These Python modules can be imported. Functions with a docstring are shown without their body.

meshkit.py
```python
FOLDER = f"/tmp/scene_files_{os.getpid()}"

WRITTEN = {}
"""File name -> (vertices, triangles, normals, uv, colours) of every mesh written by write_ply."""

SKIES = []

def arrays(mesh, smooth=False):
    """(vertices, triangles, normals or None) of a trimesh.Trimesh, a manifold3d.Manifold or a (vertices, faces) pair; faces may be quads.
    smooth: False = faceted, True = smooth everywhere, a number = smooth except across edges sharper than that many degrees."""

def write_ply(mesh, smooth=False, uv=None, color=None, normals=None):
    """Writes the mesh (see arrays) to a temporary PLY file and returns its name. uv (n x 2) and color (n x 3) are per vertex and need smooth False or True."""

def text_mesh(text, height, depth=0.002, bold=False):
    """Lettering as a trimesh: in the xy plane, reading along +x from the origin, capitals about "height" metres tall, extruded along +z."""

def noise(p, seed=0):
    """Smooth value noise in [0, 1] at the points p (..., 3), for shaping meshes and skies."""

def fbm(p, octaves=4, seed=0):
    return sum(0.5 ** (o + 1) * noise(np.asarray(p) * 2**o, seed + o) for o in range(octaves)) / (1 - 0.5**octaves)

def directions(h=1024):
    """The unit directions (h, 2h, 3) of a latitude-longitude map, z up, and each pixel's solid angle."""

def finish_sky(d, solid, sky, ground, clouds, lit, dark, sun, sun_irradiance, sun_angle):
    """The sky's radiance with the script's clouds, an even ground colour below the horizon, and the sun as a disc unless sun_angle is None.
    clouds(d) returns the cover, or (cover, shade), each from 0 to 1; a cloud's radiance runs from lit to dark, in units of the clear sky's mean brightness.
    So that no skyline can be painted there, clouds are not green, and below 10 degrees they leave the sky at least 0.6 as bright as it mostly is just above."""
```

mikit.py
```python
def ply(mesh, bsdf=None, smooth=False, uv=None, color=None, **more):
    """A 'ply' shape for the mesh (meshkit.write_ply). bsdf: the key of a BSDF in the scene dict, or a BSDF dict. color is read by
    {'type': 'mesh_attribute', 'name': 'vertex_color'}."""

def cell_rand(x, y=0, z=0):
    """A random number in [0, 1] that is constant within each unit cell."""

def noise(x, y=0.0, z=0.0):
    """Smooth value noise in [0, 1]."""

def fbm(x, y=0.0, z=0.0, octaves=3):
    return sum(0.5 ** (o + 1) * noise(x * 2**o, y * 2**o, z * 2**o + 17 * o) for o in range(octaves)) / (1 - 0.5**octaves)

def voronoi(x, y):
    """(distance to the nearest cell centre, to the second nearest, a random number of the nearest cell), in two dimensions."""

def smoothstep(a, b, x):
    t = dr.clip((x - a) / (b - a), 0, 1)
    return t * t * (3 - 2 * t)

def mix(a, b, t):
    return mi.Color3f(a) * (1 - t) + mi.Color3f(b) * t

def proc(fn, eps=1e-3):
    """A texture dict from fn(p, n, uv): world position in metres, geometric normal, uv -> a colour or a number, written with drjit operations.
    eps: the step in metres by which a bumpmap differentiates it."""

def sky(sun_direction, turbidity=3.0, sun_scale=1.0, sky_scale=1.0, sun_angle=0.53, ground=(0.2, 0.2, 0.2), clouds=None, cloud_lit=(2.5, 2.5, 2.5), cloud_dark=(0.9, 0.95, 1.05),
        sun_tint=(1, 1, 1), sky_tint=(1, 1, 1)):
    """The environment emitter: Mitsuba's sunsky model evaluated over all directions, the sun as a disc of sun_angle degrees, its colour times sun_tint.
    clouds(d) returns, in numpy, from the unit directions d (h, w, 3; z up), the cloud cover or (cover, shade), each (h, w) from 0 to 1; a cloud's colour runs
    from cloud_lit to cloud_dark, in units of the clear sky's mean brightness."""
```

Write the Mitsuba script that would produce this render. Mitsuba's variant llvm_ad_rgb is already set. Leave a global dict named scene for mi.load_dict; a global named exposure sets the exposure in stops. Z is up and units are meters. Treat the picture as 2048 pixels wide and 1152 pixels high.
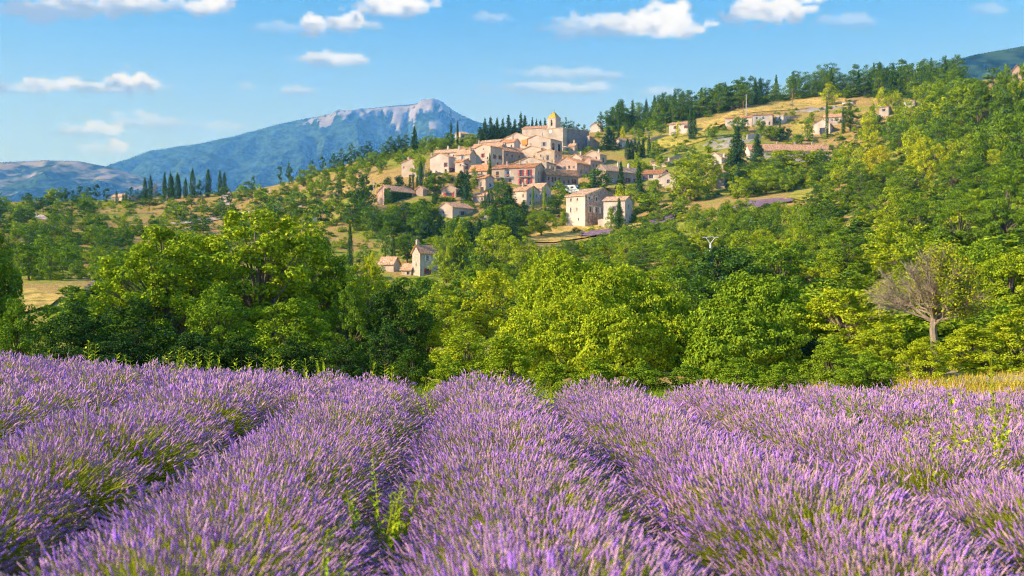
import math
import numpy as np
import trimesh
import manifold3d as m3
import drjit as dr
import mitsuba as mi
import mikit
import meshkit
from scipy.interpolate import RBFInterpolator, RegularGridInterpolator
from scipy.spatial import Delaunay
from shapely.geometry import Polygon, Point
from shapely import contains_xy

T = mi.ScalarTransform4f
# ------------------------------------------------------------------ camera, sky, haze, exposure
EYE = 2.0
FPX = 2000.0          # focal length in pixels of the 2048 px wide photograph
exposure = 2.45
scene, labels = {}, {}
scene['camera'] = {
    'type': 'thinlens', 'fov': math.degrees(2 * math.atan(1024 / FPX)), 'fov_axis': 'x',
    'to_world': T().look_at(origin=[0, 0, EYE], target=[0, 100, EYE], up=[0, 0, 1]),
    'aperture_radius': 0.0085, 'focus_distance': 24.0, 'near_clip': 0.05, 'far_clip': 30000.0,
    'medium': {'type': 'ref', 'id': 'air'}}
SUN = (-0.93, -0.22, 0.49)

CLOUDS = [  # pixel centre, half sizes, density, shade
    (120, 14, 250, 24, .9, .65), (395, 14, 30, 20, 1., .1), (165, 174, 120, 14, .8, .35), (255, 160, 46, 22, 1., .05), (60, 180, 50, 9, .5, .5),
    (626, 48, 22, 24, 1., .15), (692, 46, 42, 24, .95, .3), (786, 16, 66, 24, 1., .2), (745, 50, 30, 14, .6, .5), (672, 120, 80, 13, .8, .25),
    (1180, 58, 78, 22, .62, .6), (1225, 50, 34, 18, .8, .25), (1338, 56, 72, 36, 1., .05), (1530, 22, 78, 34, 1., .1), (1132, 150, 84, 11, .4, .5),
    (1095, 178, 96, 10, .5, .45), (580, 180, 46, 13, .5, .4), (500, 174, 22, 8, .4, .4), (185, 262, 56, 13, .6, .3), (325, 248, 76, 16, .45, .45),
    (237, 300, 22, 18, .7, .1), (980, 38, 34, 12, .35, .5), (1700, 44, 62, 12, .3, .4), (1990, 22, 40, 14, .3, .4), (1310, 185, 36, 9, .35, .4), (560, 58, 40, 10, .3, .5), (440, 255, 40, 9, .3, .4), (190, 300, 40, 12, .3, .4)]


def sstep(a, b, x):
    t = np.clip((x - a) / (b - a), 0, 1)
    return t * t * (3 - 2 * t)


def clouds(d):
    y = np.maximum(d[..., 1], 1e-3)
    px, py = 1024 + d[..., 0] / y * FPX, 575 - d[..., 2] / y * FPX
    front = (d[..., 1] > 0.25)
    cov, shd = np.zeros(d.shape[:2]), np.zeros(d.shape[:2])
    q = np.stack([px / 75, py / 45, 0 * px], -1)
    n = meshkit.fbm(q, 5, 3) - 0.5
    n2 = meshkit.fbm(q * 2.3, 3, 8) - 0.5
    n3 = meshkit.fbm(q * 5.5, 3, 15) - 0.5
    for cx, cy, rx, ry, k, s in CLOUDS:
        dx, dy = (px - cx) / rx, (py - cy) / ry
        dy = np.where(dy > 0.3, dy * 1.35, dy)
        e = 1.2 - np.sqrt(dx * dx + dy * dy) + 2.2 * n + 1.2 * n2 + 1.0 * n3
        c = np.clip(e * 2.9, 0, 1) * k * front * (np.hypot(dx, dy) < 2)
        sh = np.clip(s + 0.12 + 0.75 * dy + 1.3 * n2 + 1.2 * n3 - 0.2 * dx, 0, 1)
        shd = np.where(c > cov, sh, shd)
        cov = np.maximum(cov, c)
    # the rest of the sky: the same scattered fair-weather clouds, from noise
    up = np.maximum(d[..., 2], 0.06)
    w = np.stack([d[..., 0] / up, d[..., 1] / up, 0 * up], -1)
    g = meshkit.fbm(w * 0.9, 5, 21)
    other = np.clip((g - 0.60) * 6, 0, 1) * np.clip((0.75 - d[..., 1]) * 4, 0, 1) * np.clip(d[..., 2] * 8, 0, 1)
    other = np.where(front & (py < 600) & (np.abs(px - 1024) < 1400) & (py > -350), 0, other)
    shd = np.where(other > cov, 0.3, shd)
    cov = np.maximum(cov, other)
    veil = 0.50 * (1 - sstep(.08, .31, d[..., 2]))      # pale summer haze low in the sky, all round
    tot = 1 - (1 - cov) * (1 - veil)
    return tot, (cov * shd + veil * (1 - cov) * .30) / np.maximum(tot, 1e-6)


scene['sky'] = mikit.sky(SUN, turbidity=2.4, clouds=clouds, cloud_lit=(2.7, 2.9, 3.3), cloud_dark=(.85, 1.1, 1.55),
                         sun_tint=(0.93, 1.0, 1.46), sky_tint=(0.27, 0.79, 1.36), sun_scale=1.15)
HAZE = 1.0e-4
scene['air'] = {'type': 'homogeneous', 'albedo': {'type': 'rgb', 'value': [0.95, 0.95, 0.95]},
                'sigma_t': {'type': 'rgb', 'value': [0.15 * HAZE, 0.52 * HAZE, 1.4 * HAZE]}}
scene['haze'] = {'type': 'cube', 'to_world': T().translate([0, 6400, 980]).scale([10500, 7000, 1045]),
                 'bsdf': {'type': 'null'}, 'interior': {'type': 'ref', 'id': 'air'}}
labels['haze'] = {'label': 'thin blue summer haze in the air over the whole valley', 'category': 'haze', 'kind': 'stuff'}


# ------------------------------------------------------------------ materials
def ramp(u, stops):
    c = mi.Color3f(stops[0][1])
    for (a, ca), (b, cb) in zip(stops, stops[1:]):
        t = dr.clip((u - a) / (b - a), 0, 1)
        c = dr.lerp(c, mi.Color3f(cb), t)
    return c


LEAF = [(0.0, (.060, .135, .075)), (0.18, (.056, .140, .024)), (0.42, (.205, .340, .020)), (0.64, (.480, .550, .020)),
        (0.84, (.55, .44, .012)), (1.0, (.24, .19, .11))]


def leaf_colour(p, n, uv):
    u = uv.x + 0.12 * (mikit.noise(p.x * .13, p.y * .13, p.z * .13) - .5)
    return ramp(u, LEAF) * (0.5 + 1.0 * uv.y)


scene['leaf'] = {'type': 'principledthin', 'base_color': mikit.proc(leaf_colour), 'roughness': 0.55, 'diff_trans': 0.24, 'eta': 1.35, 'spec_trans': 0.0}


def spike_colour(p, n, uv):
    c = ramp(uv.x, [(0, (.47, .335, .31)), (.25, (.49, .32, .41)), (0.55, (.45, .25, .48)), (0.85, (.39, .175, .64)), (1, (.47, .25, .82))])
    return c * (0.55 + 0.9 * uv.y)


scene['lavender_flower'] = {'type': 'twosided', 'bsdf': {'type': 'principled', 'base_color': mikit.proc(spike_colour), 'roughness': 0.75, 'specular': 0.2, 'sheen': 0.4}}
scene['lavender_stem'] = {'type': 'principledthin', 'base_color': mikit.proc(lambda p, n, uv: mikit.mix((.26, .34, .04), (.50, .54, .03), uv.x) * (0.5 + uv.y)), 'roughness': 0.6, 'diff_trans': 0.5, 'eta': 1.3}


def bark_colour(p, n, uv):
    f = mikit.fbm(p.x * 9, p.y * 9, p.z * 2.5, 3)
    return mikit.mix((.07, .055, .036), (.24, .205, .15), f) * (0.6 + 1.2 * uv.y)


scene['bark'] = {'type': 'diffuse', 'reflectance': mikit.proc(bark_colour)}
scene['bark'] = {'type': 'twosided', 'bsdf': scene['bark']}


def ground_colour(p, n, uv):
    a = mikit.fbm(p.x * .035, p.y * .035, 3.0, 4)
    b = mikit.fbm(p.x * .5, p.y * .5, 7.0, 3)
    c = mikit.fbm(p.x * 3, p.y * 3, 1.0, 2)
    dry = mikit.mix((.33, .235, .075), (.46, .36, .13), b)
    green = mikit.mix((.17, .235, .03), (.34, .36, .06), b)
    col = dr.lerp(dry, green, mikit.smoothstep(.47, .60, a + .25 * (b - .5)))
    soil = mikit.mix((.20, .15, .10), (.30, .23, .16), c)
    near = mikit.smoothstep(21., 17., p.y)
    far = mikit.smoothstep(560., 800., p.y)
    col = dr.lerp(col, mi.Color3f(.06, .10, .03), far)
    return dr.lerp(col, soil, near) * (.5 + 1.0 * c)


scene['earth'] = {'type': 'diffuse', 'reflectance': mikit.proc(ground_colour)}


def patch_colour(p, n, uv):   # uv.x: straw, yellow grass, green grass, grey rock, pale track
    b = mikit.fbm(p.x * .45, p.y * .45, p.z * .45, 3)
    c = mikit.fbm(p.x * 2.2, p.y * 2.2, 2.0, 2)
    col = ramp(uv.x, [(0, (.58, .42, .13)), (.25, (.44, .39, .08)), (.5, (.24, .29, .04)), (.75, (.37, .355, .33)), (1, (.55, .47, .36))])
    grass = mikit.smoothstep(.54, .66, b) * dr.select(uv.x < .55, .55, .2)
    st = mikit.noise(p.x * .9 + p.y * .5, p.y * .25, 0.)
    return dr.lerp(col, mi.Color3f(.13, .18, .03), grass) * (.45 + .75 * c + .4 * st)


scene['patch'] = {'type': 'diffuse', 'reflectance': mikit.proc(patch_colour)}
scene['far_lavender'] = {'type': 'diffuse', 'reflectance': mikit.proc(lambda p, n, uv: mikit.mix((.20, .17, .10), (.23, .155, .27), mikit.smoothstep(.35, .7, uv.y)) * (.7 + .6 * mikit.fbm(p.x * 1.3, p.y * 1.3, 0., 2)))}


def mountain_colour(p, n, uv):
    m = mikit.fbm(p.x * .0022, p.y * .0022, p.z * .0022, 3)
    f = mikit.fbm(p.x * .017, p.y * .017, p.z * .017, 3)
    g = mikit.noise(p.x * .06, p.y * .06, p.z * .06)
    forest = mikit.mix((.006, .028, .018), (.048, .105, .045), mikit.smoothstep(.3, .72, .55 * f + .45 * g))
    dry = mikit.mix((.26, .22, .13), (.40, .34, .23), f)
    rock = mikit.mix((.19, .19, .20), (.37, .37, .375), f)
    col = dr.lerp(forest, dry, mikit.smoothstep(.50, .62, uv.x + .35 * (m - .5) + .3 * (f - .5)))
    return dr.lerp(col, rock, mikit.smoothstep(.45, .6, uv.y + .5 * (f - .5) + .35 * (g - .5)))


scene['mountain_rock'] = {'type': 'diffuse', 'reflectance': mikit.proc(mountain_colour)}


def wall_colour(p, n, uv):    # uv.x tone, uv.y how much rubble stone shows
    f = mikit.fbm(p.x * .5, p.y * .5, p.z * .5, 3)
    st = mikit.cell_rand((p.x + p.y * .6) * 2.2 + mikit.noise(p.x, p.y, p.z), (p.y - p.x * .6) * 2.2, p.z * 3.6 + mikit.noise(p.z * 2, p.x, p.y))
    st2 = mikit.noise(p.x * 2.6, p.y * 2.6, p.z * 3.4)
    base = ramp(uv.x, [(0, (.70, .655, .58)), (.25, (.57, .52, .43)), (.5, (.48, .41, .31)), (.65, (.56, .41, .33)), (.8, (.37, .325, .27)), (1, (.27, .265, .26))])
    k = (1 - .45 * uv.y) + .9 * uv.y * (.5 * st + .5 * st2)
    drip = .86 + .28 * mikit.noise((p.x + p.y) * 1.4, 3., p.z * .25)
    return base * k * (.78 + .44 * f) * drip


scene['stone_wall_finish'] = {'type': 'twosided', 'bsdf': {'type': 'diffuse', 'reflectance': mikit.proc(wall_colour)}}


def roof_colour(p, n, uv):
    f = mikit.fbm(p.x * .7, p.y * .7, p.z * .7, 3)
    t = mikit.cell_rand((p.x * .8 + p.y * .6) * 3.5, (p.y * .8 - p.x * .6) * 2.6, p.z * 3)
    base = ramp(uv.x, [(0, (.64, .47, .30)), (.4, (.58, .36, .215)), (.7, (.62, .30, .13)), (1, (.33, .18, .12))])
    lich = mikit.smoothstep(.5, .72, f)
    return dr.lerp(base, mi.Color3f(.42, .34, .24), lich * .25) * (.62 + .76 * t) * (.8 + .4 * f)


scene['roof_tile'] = {'type': 'twosided', 'bsdf': {'type': 'diffuse', 'reflectance': mikit.proc(roof_colour)}}
scene['glazed_tile'] = {'type': 'principled', 'base_color': mikit.proc(lambda p, n, uv: mi.Color3f(.50, .36, .03) * (.7 + .6 * mikit.cell_rand(p.x * 5, p.y * 5, p.z * 5))), 'roughness': .35, 'specular': .5}


def paint_bsdf(c, rough=.6):
    return {'type': 'principled', 'base_color': {'type': 'rgb', 'value': list(c)}, 'roughness': rough, 'specular': .3}


for nm, c in dict(paint_red=(.42, .045, .06), paint_brown=(.20, .055, .05), paint_blue=(.36, .52, .66), paint_white=(.78, .76, .74), paint_grey=(.30, .32, .34), dark_inside=(.03, .03, .035), wood=(.30, .19, .11), orange_plaster=(.72, .30, .05), grey_metal=(.45, .46, .47), concrete=(.55, .53, .50), tyre=(.02, .02, .02), green_paint=(.25, .45, .40), iron=(.06, .06, .06)).items():
    scene[nm] = paint_bsdf(c)
scene['pane_glass'] = {'type': 'principled', 'base_color': {'type': 'rgb', 'value': [.05, .06, .08]}, 'roughness': .08, 'specular': .8}


# ------------------------------------------------------------------ helpers
def at(px, py, d):
    return np.array([(px - 1024) / FPX * d, d, EYE + (575 - py) / FPX * d])


COUNT = {}


def key_of(name):
    n = COUNT.get(name, 0)
    COUNT[name] = n + 1
    return name if n == 0 else f'{name}_{n:03d}'


def tag(key, label=None, cat=None, group=None, kind=None):
    d = {k: v for k, v in dict(label=label, category=cat, group=group, kind=kind).items() if v}
    labels[key] = d


def put(key, mesh, bsdf, uv=None, smooth=False):
    k = key_of(key)
    scene[k] = mikit.ply(mesh, bsdf, smooth=smooth, uv=uv)
    return k


def const_uv(mesh, u, v):
    return np.tile([[u, v]], (len(mesh[0]), 1))


def mf(man):
    m = man.to_mesh()
    return np.array(m.vert_properties[:, :3], float), np.array(m.tri_verts, int)


def join(parts):
    vs, fs, n = [], [], 0
    for v, f in parts:
        vs.append(v)
        fs.append(np.asarray(f) + n)
        n += len(v)
    return np.vstack(vs), np.vstack(fs)


def tube(pts, rad, sides=5):
    p = np.asarray(pts, float)
    r = np.broadcast_to(np.asarray(rad, float), (len(p),))
    t = np.gradient(p, axis=0)
    t /= np.linalg.norm(t, axis=1, keepdims=True) + 1e-12
    ref = np.where(np.abs(t[:, 2:]) < .9, [0, 0, 1.0], [1.0, 0, 0])
    a = np.cross(t, ref)
    a /= np.linalg.norm(a, axis=1, keepdims=True) + 1e-12
    b = np.cross(t, a)
    g = np.arange(sides) * 2 * np.pi / sides
    v = p[:, None] + r[:, None, None] * (np.cos(g)[None, :, None] * a[:, None] + np.sin(g)[None, :, None] * b[:, None])
    i, j = np.meshgrid(np.arange(len(p) - 1), np.arange(sides), indexing='ij')
    q = np.stack([i * sides + j, i * sides + (j + 1) % sides, (i + 1) * sides + (j + 1) % sides, (i + 1) * sides + j], -1).reshape(-1, 4)
    f = np.vstack([q[:, [0, 1, 2]], q[:, [0, 2, 3]]])
    return v.reshape(-1, 3), f


def box(x0, x1, y0, y1, z0, z1):
    v = np.array([[x, y, z] for x in (x0, x1) for y in (y0, y1) for z in (z0, z1)], float)
    f = np.array([[0, 1, 3], [0, 3, 2], [4, 6, 7], [4, 7, 5], [0, 4, 5], [0, 5, 1], [2, 3, 7], [2, 7, 6], [0, 2, 6], [0, 6, 4], [1, 5, 7], [1, 7, 3]])
    return v, f


def unit(v):
    return v / (np.linalg.norm(v, axis=-1, keepdims=True) + 1e-12)


def cards(c, nrm, length, width, rng, along=None, fold=.15):
    """Leaf-shaped cards (two triangles each): centres c, normals nrm."""
    n = len(c)
    nrm = unit(nrm)
    r = rng.normal(size=(n, 3)) if along is None else along + .25 * rng.normal(size=(n, 3))
    t = unit(r - (r * nrm).sum(1, keepdims=True) * nrm)
    b = np.cross(nrm, t)
    L = np.broadcast_to(length, (n,))[:, None]
    W = np.broadcast_to(width, (n,))[:, None]
    v = np.stack([c - t * L / 2, c + b * W / 2 + nrm * W * fold - t * L * .08, c + t * L / 2, c - b * W / 2 + nrm * W * fold - t * L * .08], 1).reshape(-1, 3)
    i = np.arange(n) * 4
    f = np.stack([np.stack([i, i + 1, i + 2], 1), np.stack([i, i + 2, i + 3], 1)], 1).reshape(-1, 3)
    return v, f


# ------------------------------------------------------------------ houses (their feet also shape the hill)
# name, left px, corner px, right px, eave py at the corner, foot py, distance, yaw, roof, rise m, wall tone, rubble, roof tone, windows, chimneys, label
# windows: (face, share along the face, metres from eave down to its top, width, height, shutters); chimneys: (share along u, share along v)
H = [
    ('house', 952, 981, 1005, 291.5, 330, 375, 40, 'gL', 1.0, .32, .25, .45, [('L', .52, 2.4, .9, 1.5, 'red'), ('L', .5, 5.2, .9, .9, 'red'), ('L', .48, .5, .6, .6, ''), ('R', .35, 2.9, .9, 1.6, 'brown'), ('R', .8, 2.9, .9, 1.6, 'brown'), ('R', .6, 5.6, .8, 1.2, '')], [], 'tall beige stone house with red shutters on its lit gable, left of the thin cypress'),
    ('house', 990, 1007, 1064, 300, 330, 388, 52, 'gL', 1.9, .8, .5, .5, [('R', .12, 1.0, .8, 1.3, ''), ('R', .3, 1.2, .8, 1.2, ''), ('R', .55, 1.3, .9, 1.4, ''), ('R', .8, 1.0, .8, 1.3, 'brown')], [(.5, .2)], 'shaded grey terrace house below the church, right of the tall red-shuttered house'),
    ('house', 960, 1000, 1012, 281, 300, 400, 30, 'gR', 1.0, .05, .1, .1, [('L', .6, .8, .8, .9, ''), ('L', .85, .8, .7, .9, '')], [], 'low pale house with flat buff roof, high on the village left of the church'),
    ('house', 945, 1003, 1012, 290.5, 312, 391, 25, 'gR', 1.5, .3, .2, .35, [('L', .3, .7, .7, .9, '')], [(.85, .5)], 'wide tan roofed house behind the tall red-shuttered house'),
    ('house', 999, 1028, 1040, 282.5, 305, 396, 30, 'gR', 1.4, .2, .2, .62, [], [(.3, .5)], 'small house with orange roof below the pale gable wall'),
    ('house', 1000, 1066, 1094, 276, 300, 411, 28, 'gL', 2.8, .22, .2, .1, [('L', .12, 1.5, .5, .9, '')], [(.9, .25)], 'big pale windowless gable wall directly below the church nave'),
    ('house', 1044, 1101, 1124, 277, 300, 398, 32, 'gL', 2.0, .28, .15, .25, [('L', .22, 1.0, 1.2, 1.6, 'grey'), ('R', .25, 1.2, 2.0, 3.0, ''), ('R', .75, 1.2, 2.0, 3.0, '')], [(.35, .1)], 'cream house with an orange loggia below the church clock'),
    ('house', 1043, 1082, 1094, 296, 318, 389, 33, 'gL', 1.3, .40, .2, .35, [('L', .35, 2.5, .7, .9, '')], [(.6, .2)], 'plain yellowish walled house in the middle of the upper village'),
    ('house', 1075, 1109, 1124, 301, 322, 383, 33, 'gL', .9, .45, .3, .2, [('L', .4, 1.4, 1.1, 2.0, '')], [], 'low ochre house below the loggia house, with one dark doorway'),
    ('house', 860, 897, 911, 312.5, 345, 355, 30, 'gL', 1.5, .16, .2, .4, [('L', .15, 2.0, .8, 1.5, 'brown'), ('L', .15, 4.3, .9, 1.5, ''), ('L', .65, 4.6, 1.0, 1.4, 'white'), ('R', .3, 3.8, .8, 1.5, 'brown'), ('R', .7, 3.8, .8, 1.5, 'brown')], [(.95, .1)], 'large cream house at the left end of the village with a bright blank wall'),
    ('house', 911, 940, 952, 306.5, 334, 365, 30, 'gR', 1.6, .3, .2, .4, [('L', .52, .6, .9, 1.4, 'blue'), ('L', .12, 1.6, .8, 1.2, '')], [(.1, .3)], 'cream house with pale blue shutters behind the bright blank walled house'),
    ('house', 868, 926, 936, 302, 322, 376, 22, 'gR', 1.2, .2, .2, .15, [('L', .5, .5, .7, .8, '')], [(.6, .5), (.2, .4)], 'long low house with a pale roof at the upper left of the village'),
    ('house', 910, 927, 940, 321, 342, 352, 42, 'gR', .8, .6, .3, .6, [('R', .5, .8, 1.6, 2.0, '')], [], 'small brown house with a shaded front beside the white awning'),
    ('house', 803, 838, 850, 322, 352, 350, 30, 'gL', 1.0, .4, .2, .3, [('L', .4, 4.4, 2.6, 1.6, '')], [(.7, .3)], 'tan house alone at the far left of the village behind a yellow-green tree'),
    ('house', 939, 974, 984, 338.5, 350, 346, 28, 'gR', 2.0, .35, .2, .75, [('L', .3, .6, .6, .7, '')], [(.15, .5)], 'small low house with a broad red-brown roof left of the cypress'),
    ('house', 1026, 1093, 1112, 323, 345, 361, 25, 'gL', 2.2, .28, .2, .45, [('L', .22, 1.0, .8, 1.3, 'brown'), ('L', .52, 1.0, 1.0, 1.5, 'brown'), ('L', .78, .5, 1.1, 1.5, 'blue'), ('R', .5, 1.2, .6, .9, '')], [(.2, .3), (.05, .7)], 'wide cream gabled house behind the red-shuttered hotel'),
    ('house', 1110, 1154, 1180, 324.5, 356, 365, 36, 'gL', 2.4, .72, .75, .55, [('L', .35, .8, .8, 1.2, ''), ('L', .75, 2.2, .7, .9, ''), ('R', .3, 2.3, .8, 1.8, ''), ('R', .7, 2.3, .8, 1.8, '')], [(.75, .2)], 'grey-brown rubble stone house with a shaded right side, right of the village centre'),
    ('house', 1137, 1164, 1192, 316, 340, 379, 40, 'gL', 1.9, .35, .3, .4, [('L', .5, 1.0, .8, 1.1, ''), ('R', .5, 1.4, .8, 1.3, '')], [(.4, .3)], 'tan house with a long orange roof above the rubble stone house'),
    ('house', 1168, 1181, 1203, 319, 344, 372, 45, 'gL', .8, .75, .4, .3, [('R', .55, 1.3, .7, 1.1, ''), ('R', .25, 1.3, .7, 1.1, '')], [], 'narrow grey house at the right end of the old village row'),
    ('house', 1168, 1200, 1213, 307, 330, 386, 32, 'gL', 1.5, .40, .25, .2, [('R', .5, 1.0, 1.4, 2.0, '')], [(.15, .2)], 'ochre gabled house with a tall white chimney at the right end of the village'),
    ('house', 1137, 1149, 1155, 290.5, 305, 402, 30, 'gR', 1.0, .42, .2, .45, [('L', .45, 1.0, .7, .9, '')], [(.3, .5)], 'tiny house with an orange roof under the dark church wall'),
    ('house', 910, 921, 938, 266, 276, 455, 50, 'gL', 1.1, .3, .2, .08, [('R', .3, .7, 1.6, 1.2, '')], [], 'small house with a pale roof beside two thin cypresses on the skyline'),
    ('house', 1181, 1203, 1207, 250, 262, 470, 20, 'gL', 1.9, .0, .0, .3, [], [(.1, .4)], 'bright white gable of a house among the trees behind the church'),
    ('house', 1231, 1244, 1280, 280, 294, 420, 45, 'gL', 1.3, .15, .1, .2, [('R', .3, .7, 1.8, 1.2, 'blue'), ('R', .7, .7, 1.0, 1.2, '')], [], 'low bungalow with a pale pink roof on the slope right of the church'),
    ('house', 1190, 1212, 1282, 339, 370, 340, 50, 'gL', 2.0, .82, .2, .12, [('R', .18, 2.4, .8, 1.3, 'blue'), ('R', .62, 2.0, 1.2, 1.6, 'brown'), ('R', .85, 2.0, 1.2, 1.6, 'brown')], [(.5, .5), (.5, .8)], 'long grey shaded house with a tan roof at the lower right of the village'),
    ('house', 1284, 1324, 1340, 345.5, 360, 348, 22, 'gR', 1.9, .2, .1, .85, [('L', .83, .5, .9, 1.4, 'brown'), ('L', .55, .4, 1.6, 1.2, ''), ('L', .1, .7, .7, .8, ''), ('R', .5, .6, .7, 1.4, '')], [(.6, .5)], 'low white house with a dark brown roof right of the long grey house'),
    ('house', 1318, 1352, 1360, 352, 378, 330, 22, 'gL', 1.4, .2, .15, .2, [('L', .45, .9, 1.0, 1.2, '')], [], 'cream gabled house with one dark square window beside the brown-roofed house'),
    ('house', 1304, 1335, 1350, 323.5, 336, 373, 35, 'gR', .7, .05, .1, .25, [('R', .5, .6, .7, .9, '')], [(.15, .5)], 'small pale house behind the bright clipped hedge'),
    ('house', 1415, 1443, 1464, 314.5, 326, 352, 35, 'gL', 2.0, .05, .05, .15, [('L', .3, 1.0, .7, 1.2, 'grey'), ('L', .65, 1.2, .7, 1.2, 'grey'), ('R', .6, .8, .8, 1.0, '')], [(.05, .3)], 'white house with stepped pale roofs left of the long terrace'),
    ('house', 1338, 1377, 1390, 246, 264, 420, 22, 'gR', 1.8, .06, .1, .4, [('L', .66, .7, .9, 1.2, 'red'), ('L', .12, .7, .9, 1.2, 'red')], [], 'white house with red shutters on the meadow, left of two dark cypresses'),
    ('house', 1450, 1504, 1510, 233.5, 252, 427, 18, 'gR', 1.7, .10, .05, .6, [('L', .35, .8, .7, .9, 'white'), ('L', .62, 1.2, .8, 1.0, '')], [(.55, .5)], 'long pink house with an orange roof on the upper slope'),
    ('house', 1505, 1545, 1551, 228, 250, 424, 15, 'gR', 1.3, .2, .05, .6, [('L', .78, .7, .9, 1.2, 'blue'), ('L', .45, .7, .9, 1.2, 'blue'), ('L', .15, 3.0, .7, 1.4, '')], [(.97, .5), (.8, .5)], 'taller pink house with pale blue shutters and twin chimneys on the upper slope'),
    ('house', 1551, 1567, 1579, 229, 244, 426, 40, 'flat', .2, .25, .05, .1, [('L', .5, .5, 1.0, 1.6, 'blue')], [], 'flat-roofed beige cube house right of the pink houses'),
    ('house', 1648, 1689, 1695, 231, 250, 412, 18, 'gR', 1.1, .15, .1, .4, [('L', .6, 1.0, .6, .8, ''), ('L', .2, 1.2, .6, .9, '')], [], 'buff bungalow behind the single tall cypress on the upper slope'),
    ('house', 1626, 1660, 1668, 246, 268, 402, 25, 'gL', 1.9, .06, .1, .35, [('L', .45, 1.5, 2.2, 2.6, '')], [], 'pale gabled house with a deep shaded porch in front of the buff bungalow'),
    ('house', 1684, 1705, 1712, 201.5, 216, 455, 25, 'gR', 1.1, .0, .0, .3, [('L', .7, .8, .9, .7, ''), ('L', .35, .8, .9, .7, '')], [], 'small white house at the edge of the ridge wood'),
    ('house', 1490, 1499, 1660, 299, 318, 352, 86, 'gL', 2.3, .08, .12, .38, [('R', .12, .9, .8, 1.1, ''), ('R', .3, .9, .8, 1.1, ''), ('R', .45, .9, .8, 1.1, 'blue'), ('R', .68, .9, .8, 1.1, ''), ('R', .88, .9, .8, 1.1, '')], [(.55, .16), (.55, .38), (.55, .6), (.55, .82)], 'very long terrace with a pink-tan roof and four chimneys on the right slope'),
    ('house', 1432, 1449, 1456, 342, 378, 318, 25, 'gL', .8, .45, .5, .3, [], [(.4, .4)], 'narrow pale stone gable half hidden by trees, below the white stepped house'),
    ('house', 1758, 1777, 1784, 212, 230, 400, 25, 'gR', 1.0, .25, .2, .2, [('L', .5, .8, 1.2, 1.0, '')], [], 'small house between gold-green trees high on the right slope'),
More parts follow.
